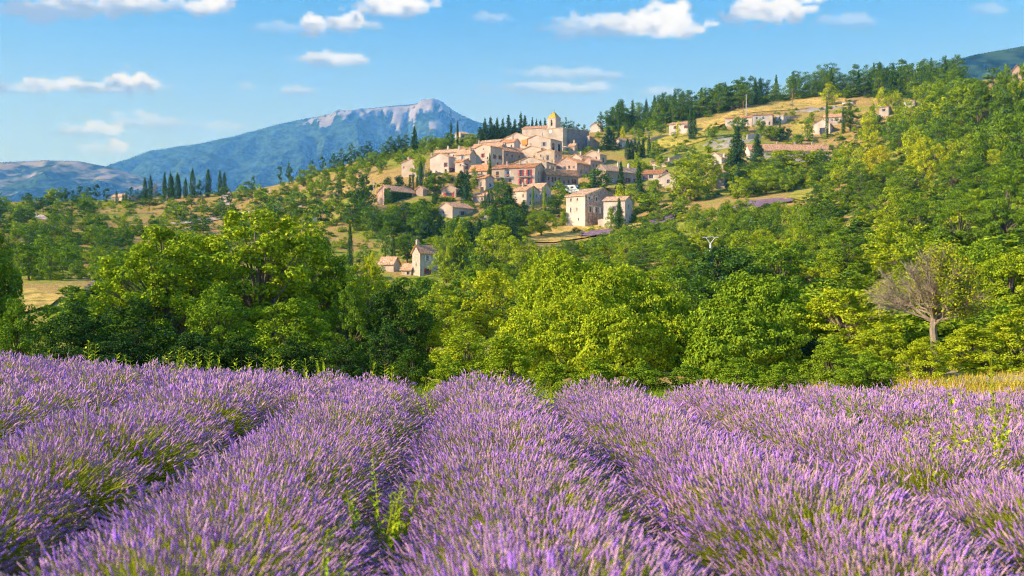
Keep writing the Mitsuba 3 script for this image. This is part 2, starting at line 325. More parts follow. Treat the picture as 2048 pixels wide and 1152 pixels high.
    ('house', 1808, 1829, 1836, 200, 212, 420, 25, 'gR', 1.0, .4, .2, .2, [('L', .7, .6, .9, .9, 'blue')], [], 'little tan roof peeping over the trees high on the right slope'),
    ('house', 2024, 2043, 2056, 139, 160, 300, 35, 'gL', 1.5, .62, .1, .4, [('L', .5, 1.0, .7, .9, '')], [], 'pink walled house in the trees at the far upper right'),
    ('house', 755, 781, 832, 381, 408, 320, 42, 'gL', 2.0, .68, .85, .35, [], [], 'rubble stone barn with ivy over its corner, left below the village'),
    ('house', 832, 846, 852, 377, 392, 326, 30, 'gL', .9, .75, .7, .2, [], [], 'small stone shed right of the ivy-covered barn'),
    ('house', 883, 912, 920, 377, 392, 327, 25, 'gL', 1.3, .5, .4, .2, [('L', .5, 1.1, 2.0, 1.4, 'red')], [], 'low stone house with a wide red door below the village'),
    ('house', 949, 971, 988, 354.5, 382, 336, 38, 'gR', 1.1, .42, .2, .7, [('R', .55, 1.6, 1.3, 1.4, 'blue'), ('L', .3, 3.0, .7, 1.2, 'brown'), ('L', .75, 1.2, .7, .9, '')], [], 'house with pale blue shutters on its shaded side, left below the hotel'),
    ('house', 946, 972, 984, 390, 404, 316, 30, 'gR', 1.0, .40, .15, .35, [('L', .3, .6, .7, .9, '')], [(.5, .5)], 'low plain walled house above the garden cypresses'),
    ('house', 877, 905, 946, 413, 434, 300, 40, 'gL', 1.5, .3, .1, .3, [('R', .5, 1.0, 1.6, 1.4, 'grey')], [], 'low house with lit gable and shaded side behind the conifers, below the village'),
    ('house', 1024, 1053, 1080, 379.5, 408, 316, 38, 'gR', 1.5, .25, .15, .3, [('R', .28, .8, 1.0, 1.4, 'blue'), ('R', .75, .8, 1.0, 1.4, 'blue'), ('R', .3, 3.2, 1.1, 1.6, 'blue'), ('R', .75, 3.2, 1.1, 1.6, 'blue')], [(.7, .5)], 'house with blue shutters on two floors below the hotel'),
    ('house', 1050, 1083, 1102, 375, 402, 323, 33, 'gR', 1.8, .15, .15, .25, [('R', .5, 1.6, .8, 1.2, '')], [], 'house with a tan roof just behind the blue-shuttered house'),
    ('house', 759, 787, 794, 525, 542, 226, 25, 'gR', 1.3, .4, .3, .3, [], [], 'low outbuilding with a pinkish roof behind the yellow bush'),
    ('house', 803, 822, 828, 537, 552, 222, 25, 'gR', 1.1, .4, .3, .4, [('L', .3, .6, .7, .7, '')], [], 'small lean-to with pink tiles left of the near stone house'),
    ('house', 222, 246, 254, 391, 404, 425, 25, 'gR', 1.0, .4, .5, .2, [('L', .4, .7, .8, 1.2, '')], [], 'small stone cottage on the far left hill near the cypress row'),
]
HOTEL = (983, 1070, 1092, 333, 372, 340, 20)
ROW = (1086, 1093, 1156, 346, 378, 345, 62)
FARM = (1132, 1170, 1233, 389.5, 453, 280, 42)
ANNEX = (1207, 1250, 1265, 399, 446, 272, 25)
NEARH = (824.5, 840, 876, 504, 556, 220, 52)
CHURCH_D = 420

# ------------------------------------------------------------------ terrain
COLS = {
    -500: [(640, 100), (590, 130), (480, 270), (430, 340), (405, 430), (420, 520)],
    0: [(700, 55), (640, 100), (600, 125), (560, 160), (480, 270), (430, 350), (404, 425), (418, 520)],
    250: [(700, 55), (640, 95), (560, 155), (480, 275), (430, 350), (398, 430), (412, 520)],
    500: [(705, 55), (640, 95), (560, 150), (470, 290), (420, 360), (384, 430), (395, 520)],
    650: [(705, 55), (630, 100), (560, 160), (480, 280), (420, 340), (345, 440), (355, 520)],
    800: [(705, 55), (640, 100), (575, 180), (500, 260), (440, 300), (400, 320), (305, 440), (305, 520)],
    1000: [(710, 55), (640, 100), (570, 170), (495, 240), (447, 290), (400, 318), (290, 440), (285, 520)],
    1170: [(710, 50), (640, 90), (560, 160), (480, 255), (285, 440), (262, 480), (262, 540)],
    1300: [(715, 48), (640, 85), (560, 145), (470, 250), (420, 290), (370, 330), (325, 370), (300, 400), (262, 450), (245, 490), (240, 540)],
    1500: [(715, 45), (650, 75), (560, 130), (465, 195), (405, 258), (340, 325), (292, 372), (235, 440), (212, 480), (205, 540)],
    1700: [(715, 40), (650, 65), (550, 115), (450, 185), (385, 250), (326, 326), (268, 388), (205, 445), (185, 500), (180, 550)],
    1880: [(710, 38), (640, 60), (540, 100), (440, 160), (390, 205), (300, 290), (230, 370), (185, 440), (168, 500), (166, 550)],
    2048: [(705, 36), (640, 52), (540, 85), (440, 135), (350, 195), (250, 280), (190, 360), (165, 430), (155, 500), (158, 550)],
    2600: [(690, 34), (560, 70), (440, 115), (330, 180), (240, 260), (180, 340), (150, 420), (145, 520)]}
ctrl = [at(px, py, d) for px, rows in COLS.items() for py, d in rows]
for px, py in ((-400, 765), (0, 765), (400, 770), (800, 772), (1200, 772), (1500, 765), (1700, 748), (1850, 728), (2048, 714), (2500, 700)):
    ctrl.append(at(px, py, 33))
for h in H:
    ctrl.append(at((h[1] + h[2]) / 2, h[5] + 2, h[6]))
for xl, xc, xr, e, foot, d, a in (HOTEL, ROW, FARM, NEARH):
    ctrl.append(at(xc, foot, d))
ctrl += [at(1580, 320, 356), at(1650, 318, 360), at(1530, 320, 354), at(1600, 280, 388), at(1100, 300, 415), at(1160, 306, 418), at(1050, 275, 430), at(1190, 300, 420)]
ctrl = np.array(ctrl)
tps = RBFInterpolator(ctrl[:, :2] / 100, ctrl[:, 2], kernel='thin_plate_spline', smoothing=.004)
GX, GY = np.arange(-420, 421, 4.0), np.arange(15, 601, 3.0)
gx, gy = np.meshgrid(GX, GY, indexing='ij')
hz = tps(np.stack([gx.ravel(), gy.ravel()], 1) / 100).reshape(gx.shape)
hz += (meshkit.fbm(np.stack([gx / 14, gy / 14, 0 * gx], -1), 3, 5) - .5) * 1.3 * np.clip((gy - 25) / 40, 0, 1)
HILL = RegularGridInterpolator((GX, GY), np.clip(hz, -6, 140))


def field(x, y):
    left = np.logaddexp(0, (-x - 1.0) / 1.5) * 1.5
    return EYE - 1.87 - .0280 * y + .068 * left * sstep(-5, 12, y) + .0 * x - .022 * np.maximum(x - 3, 0)


def ground(x, y):
    x, y = np.asarray(x, float), np.asarray(y, float)
    f = field(np.clip(x, -40, 40), np.clip(y, -60, 40))
    hl = HILL((np.clip(x, -419, 419), np.clip(y, 16, 599)))
    z = f + (hl - f) * sstep(18, 33, y)
    far = -30 + 12 * meshkit.fbm(np.stack([x / 300, y / 300, 0 * x], -1), 2, 9)
    k = np.maximum(sstep(545, 1000, y), sstep(430, 900, np.abs(x)) * .6)
    return z * (1 - k) + far * k


def hit(px, py):
    """The first ground point seen through this pixel of the photograph."""
    d = np.arange(19, 620, 1.0)
    x, z = (px - 1024) / FPX * d, EYE + (575 - py) / FPX * d
    g = ground(x, d)
    below = np.nonzero(z < g)[0]
    if not len(below):
        return None
    i = max(below[0], 1)
    a, b = z[i - 1] - g[i - 1], z[i] - g[i]
    dd = d[i - 1] + a / max(a - b, 1e-9)
    p = at(px, py, dd)
    return p


ys = np.unique(np.concatenate([np.arange(-70, 20, 2.0), np.arange(20, 120, 1.5), np.arange(120, 603, 3.0), 603 + 12400 * np.linspace(0, 1, 66) ** 1.7]))
xs = np.concatenate([np.arange(-420, 421, 4.0)])
xo = 420 + 9500 * np.linspace(0, 1, 38)[1:] ** 1.9
xs = np.concatenate([-xo[::-1], xs, xo])
mx, my = np.meshgrid(xs, ys, indexing='ij')
gv = np.stack([mx, my, ground(mx, my)], -1).reshape(-1, 3)
nx_, ny_ = len(xs), len(ys)
i, j = np.meshgrid(np.arange(nx_ - 1), np.arange(ny_ - 1), indexing='ij')
b0 = i * ny_ + j
gf = np.stack([b0, b0 + ny_, b0 + ny_ + 1, b0 + 1], -1).reshape(-1, 4)
put('ground', (gv, gf), 'earth', smooth=True)
tag('ground', 'dry grass hillside and field soil', 'ground', kind='structure')


def drape(name, poly, tone, bsdf='patch', lift=.28, step=3.0, kind='structure', label=None, cat=None, rows=None):
    """A sheet of other ground cover laid over the hill inside a polygon of ground points."""
    pts = []
    for (x0, y0), (x1, y1) in zip(poly, poly[1:] + poly[:1]):
        for t in np.linspace(0, 1, 9)[:-1]:
            p = hit(x0 + (x1 - x0) * t, y0 + (y1 - y0) * t)
            if p is not None:
                pts.append(p[:2])
    pg = Polygon(pts).buffer(0)
    if pg.is_empty:
        return
    if pg.geom_type != 'Polygon':
        pg = max(pg.geoms, key=lambda g: g.area)
    pg = pg.buffer(2).buffer(-2)
    bx0, by0, bx1, by1 = pg.bounds
    qx, qy = np.meshgrid(np.arange(bx0, bx1, step), np.arange(by0, by1, step))
    q = np.stack([qx.ravel(), qy.ravel()], 1)
    q = q[contains_xy(pg.buffer(-step * .4), q[:, 0], q[:, 1])] if len(q) else q
    edge = np.array([pg.exterior.interpolate(s).coords[0] for s in np.arange(0, pg.length, step)])
    edge += (meshkit.noise(np.stack([edge[:, 0] / 4, edge[:, 1] / 4, 0 * edge[:, 0]], 1), 3)[:, None] - .5) * 2.5
    q = np.vstack([q, edge])
    tri = Delaunay(q).simplices
    c = q[tri].mean(1)
    tri = tri[contains_xy(pg.buffer(.8), c[:, 0], c[:, 1])]
    a = q[tri]
    flip = np.cross(a[:, 1] - a[:, 0], a[:, 2] - a[:, 0]) < 0
    tri[flip] = tri[flip][:, ::-1]
    z = ground(q[:, 0], q[:, 1]) + lift
    if name == 'rock_outcrop':      # ledges and boulders
        inner = np.clip(np.array([pg.exterior.distance(Point(*c)) for c in q]) / 4, 0, 1)
        z += ((meshkit.fbm(np.column_stack([q / 2.4, 0 * z]), 3, 2) - .5) * 2.2 - .15) * inner - .25 * (1 - inner)
    uv = np.tile([[tone, .5]], (len(q), 1))
    if rows:
        ph = .5 + .5 * np.sin((q[:, 0] * math.cos(rows[1]) + q[:, 1] * math.sin(rows[1])) * 2 * math.pi / rows[0])
        z += .35 * ph
        uv[:, 1] = ph
    k = put(name, (np.column_stack([q, z]), tri), bsdf, uv=uv, smooth=True)
    tag(k, label or f'{name.replace("_", " ")} on the hill', cat or name.split('_')[-1], kind=kind)


drape('meadow', [(1052, 470), (1100, 455), (1170, 452), (1240, 452), (1320, 440), (1250, 470), (1180, 474), (1100, 486), (1058, 484)], .04, label='golden dry meadow below the big farmhouse')
drape('meadow', [(1298, 292), (1330, 274), (1400, 262), (1412, 280), (1370, 292), (1310, 300)], .26, label='yellow-green meadow right of the church')
drape('meadow', [(1440, 236), (1480, 214), (1570, 202), (1640, 196), (1690, 196), (1690, 212), (1600, 218), (1550, 222), (1490, 226)], .06, label='straw meadow under the ridge wood')
drape('meadow', [(1380, 250), (1440, 236), (1500, 228), (1450, 250), (1400, 264)], .08, label='straw slope beside the pink house')
drape('straw_field', [(-60, 640), (-60, 575), (40, 578), (100, 592), (104, 612), (60, 628), (20, 640)], .03, label='mown straw field low on the left')
drape('meadow', [(1575, 392), (1600, 378), (1650, 378), (1648, 394), (1600, 402)], .35, label='yellow grass below the long terrace')
drape('meadow', [(1500, 476), (1530, 458), (1590, 450), (1590, 462), (1540, 484)], .15, label='straw clearing on the middle right slope')
drape('meadow', [(1835, 392), (1850, 352), (1890, 346), (1892, 392)], .4, label='grassy clearing under the golden tree')
drape('meadow', [(1570, 262), (1600, 240), (1620, 240), (1628, 268), (1600, 276)], .2, label='dry garden slope left of the porch house')
drape('rock_outcrop', [(1408, 289), (1428, 275), (1475, 271), (1512, 276), (1490, 288), (1440, 298)], .70, label='bare grey rock below the pink houses')
drape('rock_outcrop', [(1588, 224), (1600, 212), (1660, 207), (1690, 212), (1650, 220)], .75, label='bare grey rock on the upper slope')
drape('road', [(442, 410), (446, 392), (450, 380), (458, 380), (458, 395), (462, 410)], .97, step=1.5, label='pale gravel road on the left hill')
drape('path', [(330, 447), (420, 436), (520, 418), (600, 412), (600, 416), (520, 424), (420, 442), (330, 452)], .95, step=1.5, label='pale track crossing the left hill')
drape('path', [(20, 432), (55, 424), (92, 434), (90, 440), (50, 432)], .95, step=1.5, label='pale track at the far left')
drape('rock_outcrop', [(20, 480), (60, 468), (100, 470), (90, 480), (40, 488)], .85, label='pale broken rock on the left slope')
drape('lavender_patch', [(180, 590), (186, 562), (232, 562), (228, 592)], .5, 'far_lavender', .3, .7, 'stuff', 'small distant lavender plot behind the left trees', 'lavender', rows=(2.2, .3))
drape('lavender_patch', [(1462, 416), (1500, 404), (1570, 398), (1590, 404), (1540, 410), (1480, 422)], .5, 'far_lavender', .3, .8, 'stuff', 'lavender strip below the meadow on the right slope', 'lavender', rows=(2.2, 1.2))
drape('lavender_patch', [(1150, 476), (1180, 466), (1225, 464), (1210, 474)], .5, 'far_lavender', .45, .8, 'stuff', 'small lavender plot below the big farmhouse', 'lavender', rows=(2.2, 1.2))
drape('lavender_patch', [(1290, 446), (1320, 436), (1350, 430), (1345, 440), (1310, 452)], .5, 'far_lavender', .3, .8, 'stuff', 'narrow lavender plot right of the big farmhouse', 'lavender', rows=(2.2, 1.2))
# the dirt track at the right end of the field
drape('track', [(1800, 757), (1850, 741), (1950, 732), (2100, 722), (2300, 722), (2300, 752), (2100, 754), (1950, 760)], .93, lift=.03, step=.8, label='pale dirt track beyond the right end of the lavender')


# ------------------------------------------------------------------ mountains
def mountain(name, profile, y0, y1, front, label, rough, cell, rock=None, dry=None, seed=1, back=1300):
    """A range whose skyline follows the profile (pixel, pixel) at distance y1 and whose front foot is at y0."""
    pr = np.array(profile, float)
    sc = y1 / 4300
    lo, hi = (pr[0, 0] - 1024) / FPX * y1, (pr[-1, 0] - 1024) / FPX * y1
    X = np.arange(lo, hi, cell)
    Y = np.arange(y0, y1 + back, cell)
    gx, gy = np.meshgrid(X, Y, indexing='ij')
    ridge = EYE + (575 - np.interp(1024 + gx / y1 * FPX, pr[:, 0], pr[:, 1])) / FPX * y1
    wob = (meshkit.fbm(np.stack([gx / 500, 0 * gx, 0 * gx], -1), 3, seed) - .5) * 260
    t = np.clip((gy - y0) / (y1 + wob * 0 - y0), 0, 1)
    bk = np.clip((gy - y1) / back, 0, 1)
    prof = t ** front
    gull = np.abs(meshkit.fbm(np.stack([gx / 190 / sc + .25 * gy / 420 / sc, gy / 1100 / sc, 0 * gx], -1), 4, seed + 4) - .5) * 2
    z = -35 + (ridge + 35) * prof - gull * rough * np.sin(np.pi * np.clip(t, 0, 1)) ** .8 * 1.5
    z += (meshkit.fbm(np.stack([gx / 60 / sc, gy / 60 / sc, 0 * gx], -1), 3, seed + 8) - .5) * rough * .22 * np.clip((1.02 - t) * 9, 0.12, 1)
    z -= bk * (ridge + 35)
    u = np.full(gx.shape, 0.2)
    v = np.full(gx.shape, 0.0)
    pxx = 1024 + gx / y1 * FPX
    if dry is not None:
        u = dry(pxx, t)
    if rock is not None:
        v, cliff = rock(pxx, t, gx, gy)
        z = z + cliff
    nx, ny = gx.shape
    i, j = np.meshgrid(np.arange(nx - 1), np.arange(ny - 1), indexing='ij')
    b = i * ny + j
    f = np.stack([b, b + ny, b + ny + 1, b + 1], -1).reshape(-1, 4)
    put(name, (np.stack([gx, gy, z], -1).reshape(-1, 3), f), 'mountain_rock', uv=np.stack([u, v], -1).reshape(-1, 2), smooth=True)
    tag(COUNT[name] > 1 and f'{name}_{COUNT[name]-1:03d}' or name, label, 'mountain', kind='structure')


def rock_main(px, t, gx, gy):
    band = np.interp(px, [560, 640, 700, 860, 885, 930, 1000], [0, .6, 1, 1, .8, .6, .3])
    n = meshkit.fbm(np.stack([gx / 34, gy / 700, 0 * gx], -1), 3, 77) - .5
    low = .935 - .02 * band + .20 * n
    r = sstep(low - .03, low + .03, t) * np.clip(band * 1.15, 0, 1) * np.clip(.55 + 1.6 * (meshkit.fbm(np.stack([gx / 48, gy / 160, 0 * gx], -1), 3, 55) - .25), 0, 1)
    sc = sstep(.62, .72, meshkit.fbm(np.stack([gx / 110, gy / 110, 0 * gx], -1), 3, 31)) * .7 * np.interp(px, [780, 860, 960], [0, 1, .6]) * (t > .45)
    cliff = (np.clip(sstep(low - .012, low + .012, t) - sstep(.955, 1.0, t), 0, 1)) * 70 * np.clip(band, 0, 1)
    return np.maximum(r, sc), cliff * (.75 + .6 * n)


mountain('mountain', [(-500, 392), (-150, 380), (60, 372), (215, 332), (300, 300), (400, 286), (480, 268), (560, 246), (640, 230), (690, 220), (760, 212), (820, 208), (866, 199), (884, 202), (900, 216), (940, 238), (975, 248), (1040, 256), (1200, 280), (1500, 330), (1900, 380)],
         4700, 8000, .85, 'blue forested mountain with a pale limestone cliff at its summit', 330, 26, rock_main, None, 1)
mountain('mountain', [(-700, 330), (-300, 335), (-20, 324), (40, 322), (95, 319), (160, 322), (215, 332), (270, 348), (350, 372), (430, 400), (600, 430)],
         3200, 5400, .8, 'lower mountain with dry pinkish slopes at the far left', 140, 20, None, lambda px, t: .22 + .33 * sstep(.35, .9, t), 3)
mountain('mountain', [(1500, 330), (1700, 220), (1820, 158), (1890, 124), (1950, 108), (2048, 91), (2200, 70), (2600, 60)],
         1400, 2300, .9, 'dark blue-green forested mountain at the upper right', 60, 10, None, lambda px, t: 0 * t + .15, 5)

# ------------------------------------------------------------------ buildings
BOXES = []   # what each house shows of itself: left, right, top, bottom, distance


def face_basis(px, d, a):
    a = math.radians(a)
    C = np.array([(px - 1024) / FPX * d, d])
    return C, np.array([-math.cos(a), math.sin(a)]), np.array([math.sin(a), math.cos(a)])


def extents(xl, xc, xr, d, a):
    C, L, R = face_basis(xc, d, a)
    kl, kr = (xl - 1024) / FPX, (xr - 1024) / FPX
    tl = (C[0] - kl * C[1]) / (-L[0] + kl * L[1])
    tr = (kr * C[1] - C[0]) / (R[0] - kr * R[1])
    return C, L, R, max(tl, 1.5), float(np.clip(tr, 2.5, 45))


class Frame:
    """House coordinates: u along the left face, v along the right face, z up."""

    def __init__(s, C, L, R):
        s.C, s.L, s.R = C, L, R

    def world(s, mesh):
        v, f = mesh
        w = np.column_stack([s.C + v[:, :1] * s.L + v[:, 1:2] * s.R, v[:, 2]])
        return w, np.asarray(f)[:, ::-1]


def prism(poly, axis, lo, hi):
    """A profile polygon ((s, z) pairs) drawn out along u or v."""
    m = m3.Manifold.extrude(m3.CrossSection([poly]), hi - lo)
    v, f = mf(m)
    if axis == 'v':      # profile in (u, z)
        w = np.column_stack([v[:, 0], lo + v[:, 2], v[:, 1]])
        f = f[:, ::-1]
    else:                # profile in (v, z)
        w = np.column_stack([lo + v[:, 2], v[:, 0], v[:, 1]])
    return w, f


def man(mesh):
    return m3.Manifold(m3.Mesh(np.asarray(mesh[0], np.float32), np.asarray(mesh[1], np.uint32)))


def cubeman(u0, u1, v0, v1, z0, z1):
    return m3.Manifold.cube([u1 - u0, v1 - v0, z1 - z0]).translate([u0, v0, z0])


SHUT = dict(red='paint_red', brown='paint_brown', blue='paint_blue', white='paint_white', grey='paint_grey')


def windows(key, fr, solid, L, R, eave, wins, name='window'):
    """Cuts the openings out of the wall and fills them: frame, pane, shutters."""
    for face, s, dz, w, h, sh in wins:
        span = L if face == 'L' else R
        c, z1, z0 = s * span, eave - dz, eave - dz - h
        dp = .22

        def bx(a0, a1, o0, o1, q0, q1):
            return (a0, a1, o0, o1, q0, q1) if face == 'L' else (o0, o1, a0, a1, q0, q1)
        solid = solid - cubeman(*bx(c - w / 2, c + w / 2, -.05, dp, z0, z1))
        wk = key_of(f'{key}__{name}')
        fw = .07
        fb = join([box(*bx(c - w / 2, c + w / 2, dp - .09, dp - .01, z1 - fw, z1)), box(*bx(c - w / 2, c + w / 2, dp - .09, dp - .01, z0, z0 + fw)),
                   box(*bx(c - w / 2, c - w / 2 + fw, dp - .09, dp - .01, z0 + fw, z1 - fw)), box(*bx(c + w / 2 - fw, c + w / 2, dp - .09, dp - .01, z0 + fw, z1 - fw)),
                   box(*bx(c - .03, c + .03, dp - .08, dp - .012, z0 + fw, z1 - fw))])
        scene[f'{wk}__frame'] = mikit.ply(fr.world(fb), 'paint_white' if sh in ('blue', 'white') else 'wood')
        scene[f'{wk}__pane'] = mikit.ply(fr.world(box(*bx(c - w / 2 + .01, c + w / 2 - .01, dp - .05, dp - .03, z0 + .01, z1 - .01))), 'paint_brown' if sh == 'shut' else 'pane_glass')
        if sh in SHUT:
            sw = w * .5
            for q, a0 in enumerate((c - w / 2 - sw, c + w / 2)):
                scene[f'{wk}__shutter' + ('_001' if q else '')] = mikit.ply(fr.world(box(*bx(a0 + .02, a0 + sw - .02, -.06, -.015, z0 - .02, z1 + .02))), SHUT[sh])
        scene[f'{wk}__sill'] = mikit.ply(fr.world(box(*bx(c - w / 2 - .08, c + w / 2 + .08, -.09, .1, z0 - .1, z0 - .002))), 'concrete')
    return solid


def roof_mesh(kind, L, R, e, rise, o=.38, th=.2, rf=.5):
    if kind == 'flat':
        return box(-.15, L + .15, -.15, R + .15, e - .02, e + rise)
    n, ax, ot = (L, 'v', R) if kind == 'gL' else (R, 'u', L)
    m = n * rf
    s0, s1 = rise / m, rise / (n - m)
    poly = [(-o, e - s0 * o + .004), (m, e + rise + .004), (n + o, e - s1 * o + .004), (n + o, e - s1 * o + th), (m, e + rise + th), (-o, e - s0 * o + th)]
    return prism(poly[::1] if True else poly, ax, -o * .8, ot + o * .8)


def roof_ribs(kind, L, R, e, rise, o=.38, th=.2, rf=.5):
    """Rounded cover-tile courses running down the slopes (one mesh; a course is under a pixel wide from the field)."""
    if kind == 'flat':
        return None
    n, ot = (L, R) if kind == 'gL' else (R, L)
    m = n * rf
    parts = []
    for s in np.arange(-o * .7, ot + o * .7, .42):
        for (a, za), (b, zb) in (((-o, e - rise / m * o), (m, e + rise)), ((n + o, e - rise / (n - m) * o), (m, e + rise))):
            p = [(a, s - .09, za + th), (b, s - .09, zb + th), (a, s, za + th + .04), (b, s, zb + th + .04), (a, s + .09, za + th), (b, s + .09, zb + th)]
            v = np.array(p, float)
            if kind != 'gL':
                v = v[:, [1, 0, 2]]
            f = np.array([[0, 1, 3], [0, 3, 2], [2, 3, 5], [2, 5, 4], [0, 2, 4], [1, 5, 3]])
            parts.append((v, f))
    return join(parts)


def fix(mesh):
    m = trimesh.Trimesh(mesh[0], mesh[1], process=False)
    if m.volume < 0:
        return mesh[0], np.asarray(mesh[1])[:, ::-1]
    return mesh


def build_house(name, xl, xc, xr, eave_py, foot_py, d, a, roof, rise, tone, rubble, rtone, wins, chims, label, cat='house', rf=.5):
    key = key_of(name)
    C, Lv, Rv, L, R = extents(xl, xc, xr, d, a)
    fr = Frame(C, Lv, Rv)
    e = at(xc, eave_py, d)[2]
    corners = [C, C + L * Lv, C + R * Rv, C + L * Lv + R * Rv]
    zb = min(float(ground(c[0], c[1])) for c in corners) - 1.0
    zb = min(zb, at(xc, foot_py, d)[2] - .5)
    if roof in ('gL', 'gR'):
        n = L if roof == 'gL' else R
        poly = [(0, zb), (n, zb), (n, e), (n * rf, e + rise), (0, e)]
        solid = man(fix(prism(poly, 'v' if roof == 'gL' else 'u', 0, R if roof == 'gL' else L)))
    else:
        solid = cubeman(0, L, 0, R, zb, e)
    # small openings that the photograph shows only as dark dots
    wr = np.random.default_rng(int(xl * 31 + d))
    wins = list(wins)
    for face, span in (('L', L), ('R', R)):
        if len(wins) > 7 or 'shed' in label or 'barn' in label or 'blank' in label or 'windowless' in label or 'plain' in label:
            break
        for row in (1.0, 3.9):
            for u in np.arange(1.4, span - 1.0, 2.5):
                dz, s_ = row + wr.uniform(-.2, .3), u / span + wr.uniform(-.03, .03)
                if wr.random() < .42 and e - dz - 1.2 > zb + 2 and all(f2 != face or abs(q[1] - s_) * span > (q[3] + (q[3] if q[5] else 0)) / 2 + 1.0 or abs(q[2] - dz) > 2.4 for f2, q in ((q[0], q) for q in wins)):
                    wins.append((face, s_, dz, wr.uniform(.55, .75), wr.uniform(.8, 1.15), wr.choice(['', '', '', 'shut'])))
    solid = windows(key, fr, solid, L, R, e, wins)
    w = fix(fr.world(mf(solid)))
    scene[f'{key}__wall'] = mikit.ply(w, 'stone_wall_finish', uv=const_uv(w, tone, rubble))
    rm = fix(fr.world(fix(roof_mesh(roof, L, R, e, rise, rf=rf))))
    rb = roof_ribs(roof, L, R, e, rise, rf=rf)
    if rb is not None:
        rm = join([rm, fr.world(rb)])
    scene[f'{key}__roof'] = mikit.ply(rm, 'roof_tile', uv=const_uv(rm, rtone, .5))
    for cu, cv in chims:
        ck = key_of(f'{key}__roof__chimney')
        zc = e + rise * (1 - abs((cu if roof == 'gL' else cv) - rf) / max(rf, 1 - rf) if roof != 'flat' else 0)
        cx, cy = cu * L, cv * R
        cm = join([box(cx - .27, cx + .27, cy - .33, cy + .33, zc - .5, zc + 1.25), box(cx - .34, cx + .34, cy - .4, cy + .4, zc + 1.252, zc + 1.36), box(cx - .17, cx + .17, cy - .2, cy + .2, zc + 1.362, zc + 1.6)])
        cm = fr.world(cm)
        scene[ck] = mikit.ply(cm, 'stone_wall_finish', uv=const_uv(cm, .1 if rtone < .3 else .5, .1))
    tag(key, label, cat)
    top = min(at(xc, eave_py, d)[2] + rise, 1e9)
    BOXES.append((xl, xr, 575 - (top - EYE) / d * FPX, foot_py - 4, d))
    return key, fr, L, R, e, zb


for h in H:
    key, fr, L, R, e, zb = build_house(*h)
    if 'orange loggia' in h[-1]:
        lm = fr.world(box(L * .80, L * 1.0 - .05, -.35, -.02, e - 1.4, e + .6))
        scene[f'{key}__loggia'] = mikit.ply(lm, 'orange_plaster')
    if 'ivy over' in h[-1]:
        IVY_HOUSE = (fr, L, R, e, zb)

# the red-shuttered hotel: two rendered halves under one eave, with balconies
xl, xc, xr, ev, ft, d, a = HOTEL
bal = [('L', .86, 1.0, 1.0, 2.1, ''), ('L', .62, 1.0, 1.0, 2.1, 'white'), ('L', .84, 3.7, 1.1, 2.0, ''), ('L', .57, 3.7, 1.1, 2.0, ''),
       ('L', .31, .8, 1.0, 2.2, 'red'), ('L', .13, .8, 1.1, 2.2, 'red'), ('L', .31, 3.7, 1.0, 2.2, 'red'), ('L', .13, 3.7, 1.1, 2.2, 'red'),
       ('R', .33, .9, .9, 1.5, 'shut'), ('R', .8, .9, .9, 1.5, 'shut'), ('R', .33, 3.4, .9, 1.7, 'shut'), ('R', .82, 3.4, .9, 1.7, 'shut')]
key, fr, L, R, e, zb = build_house('hotel', xl, xc, xr, ev, ft, d, a, 'gR', 1.9, .36, .05, .8, bal, [(.75, .4), (.45, .4), (.35, .6)], 'cream and pink hotel with red shutters and balconies in the village centre', 'hotel')
pm = fr.world(box(.05, L * .47, -.035, -.004, zb + .5, e - .12))
solid = man(fix(box(.05, L * .47, -.035, -.004, zb + .5, e - .12)))
for face, s, dz, w, hh, sh in bal:
    if face == 'L':
        solid = solid - cubeman(s * L - w / 2, s * L + w / 2, -.3, .3, e - dz - hh, e - dz)
pm = fix(fr.world(mf(solid)))
scene[f'{key}__render_panel'] = mikit.ply(pm, 'stone_wall_finish', uv=const_uv(pm, .62, .05))
for s, dz, w in ((.86, 3.15, 1.9), (.62, 3.15, 1.9), (.84, 5.75, 1.9), (.57, 5.75, 1.9), (.22, 3.05, 4.9), (.22, 5.95, 4.9)):
    c = s * L
    bk = key_of(f'{key}__balcony')
    scene[f'{bk}__slab'] = mikit.ply(fr.world(box(c - w / 2, c + w / 2, -.9, -.04, e - dz - .14, e - dz)), 'concrete')
    rails = [box(c - w / 2, c + w / 2, -.88, -.84, e - dz + .9, e - dz + .95)] + [box(q - .015, q + .015, -.875, -.845, e - dz, e - dz + .9) for q in np.arange(c - w / 2 + .05, c + w / 2, .28)]
    scene[f'{bk}__railing'] = mikit.ply(fr.world(join(rails)), 'iron')
    if w < 3:
        scene[f'{bk}__flower_box'] = mikit.ply(fr.world(box(c - w / 2 + .1, c + w / 2 - .1, -1.05, -.89, e - dz + .5, e - dz + .8)), 'roof_tile', uv=np.tile([[.7, .5]], (8, 1)))

xl, xc, xr, ev, ft, d, a = ROW
build_house('house', xl, xc, xr, ev, ft, d, a, 'gL', 1.7, .78, .25, .55,
            [('R', s, z, .75, hh, 'shut') for s, z, hh in ((.07, 1.1, 1.3), (.19, 1.1, 1.9), (.28, 1.1, 1.4), (.40, 1.2, 1.3), (.70, 1.7, 1.4), (.84, 1.5, 1.6), (.91, 1.5, 1.6), (.08, 4.1, 1.3), (.2, 4.1, 1.3), (.55, 2.0, 1.3))],
            [(.6, .2), (.3, .32)], 'grey-beige house row with brown shutters, orange roof and twin chimneys right of the hotel')

